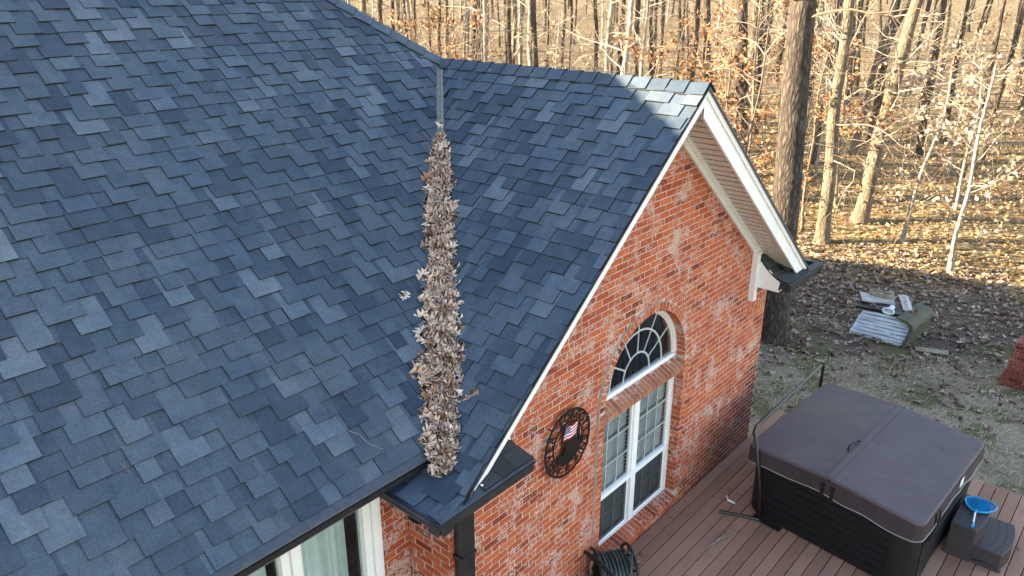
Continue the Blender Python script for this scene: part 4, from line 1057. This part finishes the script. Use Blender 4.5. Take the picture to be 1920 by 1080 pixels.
# faucet pipe rising beside the surround
m = MB(); m.tube([(-.90, -.03, .0), (-.90, -.03, .30)], .022, 8); m.tube([(-.90, -.03, .30), (-.90, -.10, .33)], .016, 8); tag(m.build('wall_spigot', 'stone'), 'grey water pipe at the wall foot behind the hose reel', 'pipe')

# ------------------------------------------------------------------ stacked sheets in the yard
gz = -.585
def slab(name, mat, cx, cy, hx, hy, z0, z1, rot, label, wav=.012, group=None, tilt=(0, 0)):
    m = MB(); nn = 9; c, s = math.cos(rot), math.sin(rot); ph = random.uniform(0, 6)
    us = np.linspace(-1, 1, nn)
    def pt(u, v, top):
        x, y = u*hx*(1+.02*math.sin(v*5+ph)), v*hy*(1+.02*math.sin(u*6+ph)); z = (z1 if top else z0)+wav*math.sin(u*4+ph)+wav*math.sin(v*5+1.7*ph)+tilt[0]*x+tilt[1]*y
        return (cx+x*c-y*s, cy+x*s+y*c, z)
    V = [pt(u, v, 1) for v in us for u in us]+[pt(u, v, 0) for v in us for u in us]; F = []
    for j in range(nn-1):
        for i in range(nn-1):
            F.append((j*nn+i, j*nn+i+1, (j+1)*nn+i+1, (j+1)*nn+i)); F.append(tuple(nn*nn+q for q in ((j+1)*nn+i, (j+1)*nn+i+1, j*nn+i+1, j*nn+i)))
    O = nn*nn
    for i in range(nn-1):
        for a, b in ((i, i+1), ((nn-1)*nn+i+1, (nn-1)*nn+i), ((i+1)*nn, i*nn), (i*nn+nn-1, (i+1)*nn+nn-1)): F.append((a, b, O+b, O+a))
    m.poly(V, F); o = m.build(name, mat); return tag(o, label, label_cat(name), group)
def label_cat(n): return {'folded_sheet': 'sheet', 'olive_slab': 'slab', 'loose_board': 'board', 'flat_stone': 'stone', 'black_tray': 'tray'}.get(n, n.replace('_', ' '))
ordn = ['bottom', 'second from the bottom', 'third from the bottom', 'fourth from the bottom', 'fourth from the top', 'third from the top', 'second from the top', 'topmost']
TH = .066; RT = rad(4)
for k in range(8):
    slab('folded_sheet', 'sheet_white', 9.05+random.uniform(-.02, .02)+k*.01, .02+random.uniform(-.03, .03)-.01*k, .46-.009*k+random.uniform(-.03, .02), .50-.009*k+random.uniform(-.03, .02), gz+k*TH, gz+(k+1)*TH-.017, RT+random.uniform(-.05, .05), 'crumpled white sheet, %s in the folded yard stack' % ordn[k], .006, 'folded white sheets in the yard stack')
zt = gz+8*TH
# olive slab leaning over the right side, with rolled top edge
m = MB(); pr = [(-.52, -.50), (-.62, -.05), (-.60, .03), (-.50, .10), (-.30, .13), (-.28, .10), (-.46, .06), (-.54, 0), (-.55, -.06), (-.48, -.50)]
m.prism([(a, zt+b-.08) for a, b in pr], 8.60, 9.62, lambda a, b, d: (d+.05*a, a-.02-(d-9)*.09, b)); tag(m.build('olive_slab', 'olive_slab', smooth=False), 'olive green slab bent over the right side of the sheet stack', 'slab')
slab('black_tray', 'black_plastic', 9.05, .12, .36, .40, zt+.0, zt+.055, .1, 'black plastic tray on top of the sheet stack', .008)
slab('loose_board', 'board_grey', 9.16, .26, .17, .30, zt+.095, zt+.125, .45, 'grey weathered board tilted on the sheet stack', .01, tilt=(.12, .02))
slab('loose_board', 'board_grey', 9.30, -.23, .30, .09, zt+.09, zt+.115, .45, 'pale narrow board across the olive slab', .01, tilt=(.12, 0))
m = MB(); 
for i in range(7):
    m.tube([(9.25+.10*math.cos(t_)*(1-.02*i), .22+.22*math.sin(t_), zt+.15+.011*i+.01*math.sin(3*t_+i)) for t_ in np.linspace(0, 2*math.pi, 20)], .012*(1-.05*i)+.006*(i % 2), 6, cap=False)
m.tube([(9.25, .22, zt+.14), (9.25, .22, zt+.2)], [.10, .05], 14); tag(m.build('flat_stone', 'stone', smooth=True), 'lumpy khaki bundle on top of the sheet stack', 'bundle')
m = MB(); c0 = np.array([8.72, -.10, zt+.055])
for k in range(4): m.tube([(c0[0]-.05+.03*k, c0[1]+(.10-.012*k)*math.cos(t_), c0[2]+.035+(.055-.01*k)*math.sin(t_)) for t_ in np.linspace(0, 2*math.pi, 20)], .018, 6, cap=False)
m.tube([(c0[0]-.02, c0[1], c0[2]+.035), (c0[0]+.2, c0[1], c0[2]+.035)], .05, 12); tag(m.build('rolled_tube', 'sheet_white', smooth=True), 'white rolled tube end facing the house on the sheet stack', 'roll')
m = MB(); m.tube([(8.80+.05*math.sin(t_*3), .10+.16*math.cos(t_), zt+.07+.03*math.sin(t_*2)) for t_ in np.linspace(0, 5.5, 26)], .006, 5); tag(m.build('looped_wire', 'piping', smooth=True), 'thin pale cord looped on the black tray', 'cord')
slab('loose_board', 'stone', 8.75, -.95, .09, .28, gz+.02, gz+.04, .35, 'flat grey board lying on the soil by the stack', .003)
o = leaf_batch('oak_leaf', np.array([(9.05, -.47, zt+.07)]), np.array([.16]), np.array([.3]), 'leaf_orange', 'oak', np.array([.6]), curl=.4); o.data.transform(Matrix.Translation(-Vector((9.05, -.47, zt+.07)))); o.location = (9.05, -.47, zt+.07); tag(o, 'russet leaf resting on the olive slab', 'leaf')

# ------------------------------------------------------------------ loose brick stack
def cored_brick():
    m = MB(); L_, Wd, H_ = .192, .090, .058
    m.box(-L_/2, L_/2, -Wd/2, Wd/2, 0, H_, .5); return m
BX0, BY0 = 8.18, -2.19
var = []
for k in range(5):
    m = MB(); L_, Wd, H_ = .195, .092, .0595; m.box(-L_/2, L_/2, -Wd/2, Wd/2, 0, H_, (.1, .35, .5, .7, .9)[k], .002)
    h = MB()
    for cx in (-.055, 0, .055): h.box(cx-.011, cx+.011, -Wd/2-.0012, Wd/2+.0012, .022, .038)
    for z in (0,): h.box(-L_/2-.0012, L_/2+.0012, -.014, .014, .018, .042)
    o = m.build('loose_brick', 'yard_brick', center=False); hh_ = h.build('core_holes', 'core_hole', None, center=False); var.append((o, hh_))
first = set(); nb_ = 0
for lay in range(13):
    setb = .0 if lay < 4 else (.06 if lay < 8 else .13)
    along = lay % 2
    z = gz-.02+lay*.0615
    for row in range(2):
        for k in range(9):
            if along: x = BX0+setb+.05+row*.10; y = BY0-setb*.5-.10-k*.198
            else: x = BX0+setb+.10+row*.2; y = BY0-setb*.5-.05-k*.098
            if row == 1 and lay < 12 and k > 1: continue
            if y < -3.15: continue
            vi = random.randrange(5); o, hh_ = var[vi]
            if vi in first: o2 = o.copy(); COL.objects.link(o2); h2 = hh_.copy(); COL.objects.link(h2)
            else: o2, h2 = o, hh_; first.add(vi)
            h2.parent = o2; h2.location = (0, 0, 0)
            o2.location = (x+random.uniform(-.008, .008), y+random.uniform(-.004, .004), z); o2.rotation_euler = (0, 0, (math.pi/2 if along else 0)+random.uniform(-.04, .04))
            tag(o2, 'loose red cored brick in the stack at the right edge of the yard', 'brick', 'loose bricks stacked in the yard'); nb_ += 1

# ------------------------------------------------------------------ ground cover
def scatter(n, xr, yr, keep):
    out = []
    while len(out) < n:
        x, y = random.uniform(*xr), random.uniform(*yr)
        if keep(x, y): out.append((x, y, terr(x, y)+bumpz(x, y)))
    return np.array(out)
free = lambda x, y: not (x < DX1+.02 and y < .02) and not (x < HX+.05 and y > 0)
def kp(x, y):
    if not free(x, y) or not onscreen((x, y, -.6), .05): return False
    q = .87*x+.35*y; return random.random() < min(1, max(.10, (q-4.0)/5.5))
P = scatter(7000, (3, 14.5), (-6, 8), kp); n = len(P); P[:, 2] += RN.uniform(.008, .03, n)
o = leaf_batch('fallen_leaves', P, RN.uniform(.08, .18, n), np.abs(RN.normal(.12, .28, n)), 'leaf_ground', 'oak', RN.beta(1.7, 1.8, n), curl=.45)
tag(o, 'dry oak leaves scattered over the shaded yard', 'leaves', kind='stuff')
def kp2(x, y): return .87*x+.35*y+.5*math.sin(x*2+y*3) > 10.9 and onscreen((x, y, terr(x, y)), .05) and random.random() < 1.15-((.756*x+.654*y)/34)  # litter stops at the same shadow edge, part of the painted contrast
P = scatter(26000, (9, 42), (-14, 40), kp2); n = len(P); P[:, 2] += RN.uniform(.008, .05, n)
o = leaf_batch('woodland_litter', P, RN.uniform(.08, .17, n), np.abs(RN.normal(.25, .35, n)), 'leaf_litter', 'simple', RN.beta(1.5, 1.3, n), curl=.5)
tag(o, 'sunlit tan leaf litter covering the woodland floor', 'leaf litter', kind='stuff')
# straw turf by the deck
def kp3(x, y):
    if not free(x, y) or not onscreen((x, y, -.6), .04): return False
    q = .87*x+.35*y+1.2*math.sin(x*1.7+y*2.3); return q < 7.2 and random.random() < .35+.65*(math.sin(x*3.1+1.2*y)*math.sin(y*2.7-.6*x) > -.2)
P = scatter(24000, (2.9, 9), (-6, 6), kp3); n = len(P)
yaw = RN.uniform(0, 6.28, n); ln = RN.uniform(.05, .14, n); lift = RN.uniform(.05, .55, n)
d = np.stack([np.cos(yaw)*np.cos(lift), np.sin(yaw)*np.cos(lift), np.sin(lift)], -1); sd_ = np.stack([-np.sin(yaw), np.cos(yaw), 0*yaw], -1)*.0055
V = np.stack([P-sd_, P+sd_, P+d*ln[:, None]*.6+sd_*.7+[0, 0, .004], P+d*ln[:, None]], 1); me = bpy.data.meshes.new('straw_turf')
me.vertices.add(n*4); me.vertices.foreach_set('co', V.reshape(-1)); T = np.array([(0, 1, 2), (0, 2, 3)]); idx = (T[None]+(np.arange(n)*4)[:, None, None]).reshape(-1).astype(np.int32)
me.loops.add(n*6); me.loops.foreach_set('vertex_index', idx); me.polygons.add(n*2); me.polygons.foreach_set('loop_start', np.arange(0, n*6, 3, dtype=np.int32)); me.polygons.foreach_set('loop_total', np.full(n*2, 3, np.int32)); me.update(calc_edges=True)
at = me.attributes.new('tone', 'FLOAT', 'FACE'); at.data.foreach_set('value', np.repeat(RN.random(n), 2).astype(np.float32)); me.materials.append(M['straw'])
o = bpy.data.objects.new('straw_turf', me); COL.objects.link(o); tag(o, 'dry straw-coloured turf between deck and woods', 'turf', kind='stuff')

# ------------------------------------------------------------------ trees
class FT:
    """fast tube collector"""
    def __init__(s): s.V = []; s.F = []; s.k = 0
    def tube(s, pts, rr, n):
        pts = np.asarray(pts, float); m = len(pts); d = np.gradient(pts, axis=0); d /= np.linalg.norm(d, axis=1)[:, None]+1e-9
        r0 = np.cross(d[0], [0, 0, 1.]) if abs(d[0][2]) < .9 else np.cross(d[0], [1., 0, 0])
        r = r0[None]-d*(d@r0)[:, None]; r /= np.linalg.norm(r, axis=1)[:, None]+1e-9; b = np.cross(d, r)
        a = np.arange(n)*2*math.pi/n
        V = pts[:, None, :]+np.asarray(rr)[:, None, None]*(np.cos(a)[None, :, None]*r[:, None, :]+np.sin(a)[None, :, None]*b[:, None, :])
        s.V.append(V.reshape(-1, 3)); i = np.arange(m-1)[:, None]*n; j = np.arange(n)[None]; j2 = (j+1) % n
        s.F.append((np.stack([i+j, i+j2, i+n+j2, i+n+j], -1)+s.k).reshape(-1, 4)); s.k += m*n
    def mesh(s, name, mat, smooth=True):
        me = bpy.data.meshes.new(name); V = np.concatenate(s.V); F = np.concatenate(s.F).astype(np.int32); nf = len(F)
        me.vertices.add(len(V)); me.vertices.foreach_set('co', V.reshape(-1)); me.loops.add(nf*4); me.loops.foreach_set('vertex_index', F.reshape(-1))
        me.polygons.add(nf); me.polygons.foreach_set('loop_start', np.arange(0, nf*4, 4, dtype=np.int32)); me.polygons.foreach_set('loop_total', np.full(nf, 4, np.int32))
        me.update(calc_edges=True); me.polygons.foreach_set('use_smooth', np.full(nf, smooth)); me.materials.append(M[mat]); return me
def wander(p, d, L_, n, bend, droop):
    pts = [np.array(p, float)]; d = np.array(d, float); d /= np.linalg.norm(d)
    for i in range(n):
        d = d+RN.normal(0, bend, 3)+np.array([0, 0, droop]); d /= np.linalg.norm(d); pts.append(pts[-1]+d*L_/n)
    return np.array(pts), d
BARK = ['bark_oak', 'bark_tan', 'bark_dark', 'bark_pale']
def tree_parts(rad_, lean, h, kind, nbr, blo, bhi, blen, leafy=0, twig='twig_pale', sides=10, wob=.03, twn=5):
    """meshes in local coordinates: trunk, crown (limbs and twigs), leaf positions"""
    tr = FT(); nseg = 14; zz = np.concatenate([[-.25, 0, .12, .35], np.linspace(.8, h, nseg)])
    ph = RN.uniform(0, 6, 4)
    cx = lambda z: lean[0]*z+wob*np.sin(z*.9+ph[0])*min(1, max(0, z)/2)+wob*.6*np.sin(z*2.1+ph[1])*min(1, max(0, z)/2)
    cy = lambda z: lean[1]*z+wob*np.sin(z*.8+ph[2])*min(1, max(0, z)/2)+wob*.6*np.sin(z*1.9+ph[3])*min(1, max(0, z)/2)
    pts = [(cx(z), cy(z), z) for z in zz]; rr = [rad_*(1.55 if z < 0 else (1.4 if z == 0 else (1.18 if z < .2 else (1.06 if z < .5 else 1-.62*z/h)))) for z in zz]
    tr.tube(pts, rr, sides); cr = FT(); leaves = []
    for i in range(nbr):
        z = RN.uniform(blo, bhi); az = RN.uniform(0, 2*math.pi); el = RN.uniform(.05, .75); L_ = blen*RN.uniform(.45, 1.1)
        r0 = max(.006, min(rad_*.30, .032)*RN.uniform(.3, .9)); d = (math.cos(az)*math.cos(el), math.sin(az)*math.cos(el), math.sin(el))
        P_, dd = wander((cx(z), cy(z), z), d, L_, 6, .16, RN.uniform(-.06, .05)); cr.tube(P_, np.linspace(r0, r0*.25, 7), 5)
        for k in range(twn):
            q = RN.integers(2, 7); d2 = dd+RN.normal(0, .8, 3); P2, _ = wander(P_[q], d2, L_*RN.uniform(.2, .5), 4, .22, -.03); cr.tube(P2, np.linspace(r0*.42, r0*.12, 5), 3)
            if twn > 3:
                P3, _ = wander(P2[2], d2+RN.normal(0, .9, 3), L_*.2, 3, .25, -.02); cr.tube(P3, np.linspace(r0*.2, r0*.08, 4), 3)
            if leafy:
                for _ in range(leafy): leaves.append(P2[RN.integers(1, 5)]+RN.normal(0, .085, 3))
    return tr.mesh('trunk', BARK[kind]), cr.mesh('crown', twig), np.array(leaves) if leaves else None
def leaf_mesh(L_, mat, size):
    n = len(L_); o = leaf_batch('leaves', L_, RN.uniform(size*.7, size*1.25, n), RN.uniform(0, 2.6, n), mat, 'simple', RN.random(n), curl=.6)
    me = o.data; bpy.data.objects.remove(o); return me
def tree_label(kd, x, y):
    d, r_, u_ = camdepth((x, y, terr(x, y)+3)); px = 960+1486*r_/max(d, .1)
    D_ = math.hypot(x-CAM[0], y-CAM[1])
    deep = 'nearest' if D_ < 30 else ('middle' if D_ < 48 else ('back' if D_ < 75 else 'farthest'))
    place = 'beyond the left end of the roof' if px < 640 else ('above the sloping hip at the roof junction' if px < 830 else ('above the left half of the gable ridge' if px < 1080 else ('above the right half of the gable ridge' if px < 1320 else ('between gable peak and big oak' if px < 1500 else ('just right of the big oak' if px < 1650 else ('above the clearing at right' if px < 1800 else 'at the right edge'))))))
    return '%s bare tree in the %s woods %s' % ({1: 'tan-barked', 2: 'dark-barked', 3: 'pale-barked'}[kd], deep, place), '%s woodland trees' % {1: 'tan', 2: 'dark', 3: 'pale'}[kd]
def plant_tree(name, x, y, parts, label, group=None, rotz=0, scale=1, leafmesh=None, cat='tree'):
    e = bpy.data.objects.new(name, None); COL.objects.link(e); e.location = (x, y, terr(x, y)); e.rotation_euler = (0, 0, rotz); e.scale = (scale,)*3
    tag(e, label, cat, group)
    for nm, me in (('trunk', parts[0]), ('crown', parts[1]), ('leaves', leafmesh)):
        if me is None: continue
        o = bpy.data.objects.new(nm, me); COL.objects.link(o); o.parent = e
        if nm == 'leaves': stuff(o)
    return e
#TREES: x, y, radius, lean x, lean y, bark, height
TREES = [(7.28,1.52,.279,-.023,.026,0,14),(13.79,3.04,.179,-.024,.027,1,11),(17.7,4.12,.063,-.042,.048,1,6),(16.54,2.99,.213,.055,-.063,1,11),(24.76,6.06,.151,.07,-.08,1,11),(39.08,10.98,.208,-.048,.055,2,11),(61.92,16.59,.328,.22,-.254,2,11),(57.8,14.05,.405,.078,-.091,2,11),(51.02,9.87,.3,-.017,.02,1,11),(84.35,15.94,.357,-.047,.054,2,11),(85.25,14.82,.329,.063,-.073,2,11),(44.64,4.55,.474,-.032,.037,1,11),(40.75,12.79,.282,-.049,.056,2,11),(35.13,10.08,.272,-.051,.06,2,11),(52.47,9.34,.179,.05,-.058,1,11),(86.35,13.56,.219,-.022,.026,2,11),(66.65,14.6,.226,-.036,.042,2,11),(53.5,14.37,.173,-.083,.096,2,11),(35.48,12.08,.17,.015,-.017,2,11),(16.34,6.59,.229,-.06,.07,0,12),(18.2,9.03,.181,-.027,.031,2,11),(20.54,10.91,.106,.006,-.007,2,11),(18.38,16.47,.147,-.012,.014,2,11),(25.45,20.52,.085,-.01,.012,2,11),(27.32,21.42,.089,-.018,.02,2,11),(23.2,17.01,.114,-.01,.011,2,11),(25.38,17.54,.107,-.025,.029,1,11),(15.38,10.77,.11,.039,-.045,3,11),(19.32,12.32,.127,-.027,.032,2,11),(17.56,11.3,.079,.018,-.021,3,11),(23.14,14.02,.096,-.037,.043,2,11),(32.09,18.95,.124,-.029,.034,2,11),(18.59,25.39,.081,.032,-.037,3,11),(20.68,26.04,.099,.019,-.022,2,11),(22.51,26.98,.089,.02,-.024,2,11),(17.25,20.83,.108,.017,-.02,2,11),(16.03,19.18,.102,.01,-.012,1,11),(17.95,20.02,.096,.015,-.017,3,11),(23.86,25.41,.104,.013,-.015,2,11),(27.24,27.62,.097,.004,-.005,2,11),(14.12,15.28,.089,.003,-.004,3,11),(17.63,17.34,.147,.002,-.002,2,11),(19.31,18.45,.12,0,0,1,11),(21.37,19.12,.127,-.016,.018,3,11),(26.12,10.57,.096,-.039,.045,2,11),(12.63,4.77,.042,-.017,.019,1,7),(33.17,14.65,.104,-.034,.04,2,11),(34.46,19.27,.097,-.029,.034,2,11),(36.61,19.84,.085,-.043,.049,2,11)]
NEAR = {0: 'massive rough-barked oak rising right behind the gable', 1: 'slim straight tan tree just right of the big oak', 2: 'thin crooked stem beside the slim tan tree', 3: 'leaning tan tree in the sunlit clearing right of centre', 4: 'slender leaning tree behind the sunlit clearing', 11: 'thick tan trunk at the far right edge of the woods', 19: 'rough-barked oak standing just left of the gable peak', 45: 'thin brown sapling between the gable peak and big oak'}
for i, (x, y, r, lx, ly, kd, h) in enumerate(TREES):
    big = i in (0, 19)
    far_ = math.hypot(x-CAM[0], y-CAM[1]) > 42
    nb = 10 if big else (7 if far_ else 26)
    parts = tree_parts(r, (lx, ly), h, kd, nb, 3.2 if big else 2.2, h*.9, 3.0 if big else 2.7, twig='twig_brown' if kd == 0 or (kd == 2 and i % 2) else 'twig_pale', sides=18 if big else 10, wob=.02 if big else .045, twn=3 if far_ else 5)
    lab = NEAR.get(i)
    if lab: plant_tree('oak_tree' if big else 'woodland_tree', x, y, parts, lab)
    else: plant_tree('woodland_tree', x, y, parts, *tree_label(kd, x, y))
# background trees: a handful of shapes copied with their parts
SUNL = np.array([.756, .654])
def ok(x, y, pts, dmin):
    if x < 4.5 and -7 < y < 12.5: return False
    if abs(x*SUNL[0]+y*SUNL[1]) < 2.2 and x < 0: return False           # the sunbeam that reaches the gable peak
    if onscreen((x, y, terr(x, y)), -.02) and math.hypot(x-CAM[0], y-CAM[1]) < 30: return False
    return all((x-a)**2+(y-b)**2 > dmin*dmin for a, b in pts)
protos = []
for k in range(12):
    kd = (2, 1, 2, 3, 2, 2)[k % 6]; protos.append((kd, tree_parts((.11, .13, .16, .09, .2, .14)[k % 6], (RN.uniform(-.05, .05), RN.uniform(-.05, .05)), 11.5, kd, 12, 1.6, 10.5, 2.1, twig='twig_pale' if k % 3 else 'twig_brown', sides=8, twn=3)))
pts = [(t[0], t[1]) for t in TREES]; made = 0; tries = 0
while made < 300 and tries < 60000:
    tries += 1
    f = random.random(); D_ = 25+105*f**1.3; a = random.uniform(-.80, .76); fx, fy = math.sin(YAW+a), math.cos(YAW+a)
    x, y = CAM[0]+fx*D_/max(.6, math.cos(a)), CAM[1]+fy*D_/max(.6, math.cos(a))
    if not ok(x, y, pts, 1.5+D_*.012): continue
    pts.append((x, y)); kd, pr = protos[made % 12]; made += 1
    plant_tree('woodland_tree', x, y, pr, *tree_label(kd, x, y), random.uniform(0, 6.28), random.uniform(.8, 1.3))
# leaf-holding saplings
SAP = [  # x, y, height, leaf material, leaves per twig, label
 (15.08, 1.43, 4.6, 'leaf_pale', 2, 'pale-leaved sapling in the sunlit clearing right of the leaning tree'),
 (13.65, -.07, 4.8, 'leaf_pale', 2, 'pale-stemmed sapling nearest the yard at the right'),
 (17.4, -1.6, 4.4, 'leaf_pale', 2, 'pale-leaved sapling by the right edge of the clearing'),
 (19.5, 1.2, 4.6, 'leaf_pale', 2, None), (22.5, -.8, 4.6, 'leaf_pale', 2, None), (24.5, 2.6, 5, 'leaf_pale', 2, None),
 (14.6, 3.9, 5.2, 'leaf_orange', 3, 'russet-leaved sapling behind the slim tan tree'),
 (11.6, 4.6, 5.4, 'leaf_orange', 3, 'russet-leaved sapling between the gable peak and big oak'),
 (14.2, 6.3, 5.3, 'leaf_orange', 3, None), (15.6, 8.2, 5.0, 'leaf_orange', 3, None), (14.0, 8.8, 4.4, 'leaf_orange', 3, None), (17.2, 9.9, 5.2, 'leaf_orange', 3, None),
 (19.5, 8.0, 5.5, 'leaf_orange', 2, None), (12.9, 14.6, 4.9, 'leaf_orange', 2, None), (12.0, 16.6, 5.2, 'leaf_orange', 2, None), (14.8, 17.9, 5.3, 'leaf_orange', 2, None),
 (21.0, 6.0, 5.0, 'leaf_pale', 2, None), (26.0, 8.5, 5.0, 'leaf_orange', 2, None), (29.0, 4.5, 5.0, 'leaf_pale', 2, None), (13.4, 11.4, 4.8, 'leaf_pale', 1, None), (16.6, 14.4, 5.2, 'leaf_pale', 1, None), (13.2, 19.4, 5.6, 'leaf_pale', 1, None), (22.4, 11.6, 5.0, 'leaf_orange', 2, None), (28, .6, 4.6, 'leaf_pale', 2, None)]
for i, (x, y, h, lm, lv, lab) in enumerate(SAP):
    parts = tree_parts(.045+.012*(i < 2), (RN.uniform(-.03, .08), RN.uniform(-.08, .03)), h, 3 if lm == 'leaf_pale' else 1, 15, .9 if i < 6 else 1.3, h*.97, 1.6, leafy=lv*2+(2 if lm == 'leaf_orange' else 0), twig='twig_pale', sides=7, wob=.08)
    lmsh = leaf_mesh(parts[2], lm, .13)
    plant_tree('leafy_sapling', x, y, parts, lab or tree_label(1, x, y)[0].replace('tan-barked bare tree', ('pale' if lm == 'leaf_pale' else 'russet')+'-leaved sapling'), None if lab else ('pale-leaved saplings' if lm == 'leaf_pale' else 'russet-leaved saplings'), leafmesh=lmsh)
# low leafy oak sprouts on the big trunk are part of that tree's own crown; brush fills the far floor
br = FT()
for i in range(4200):
    f = random.random(); D_ = 18+85*f; a = random.uniform(-.64, .60); x, y = CAM[0]+math.sin(YAW+a)*D_/math.cos(a), CAM[1]+math.cos(YAW+a)*D_/math.cos(a)
    if x < 10 and y < 13: continue
    if D_ < 24 and random.random() < .7: continue
    d = (random.gauss(0, .35), random.gauss(0, .35), 1); P_, _ = wander((x, y, terr(x, y)), d, random.uniform(.5, 2.6), 4, .12, 0); r0 = random.uniform(.005, .013)*(1+D_/60); br.tube(P_, np.linspace(r0, r0*.4, 5), 3)
me = br.mesh('brush', 'twig_brown'); o = bpy.data.objects.new('undergrowth', me); COL.objects.link(o); tag(o, 'thin bare brush stems over the woodland floor', 'brush', kind='stuff')
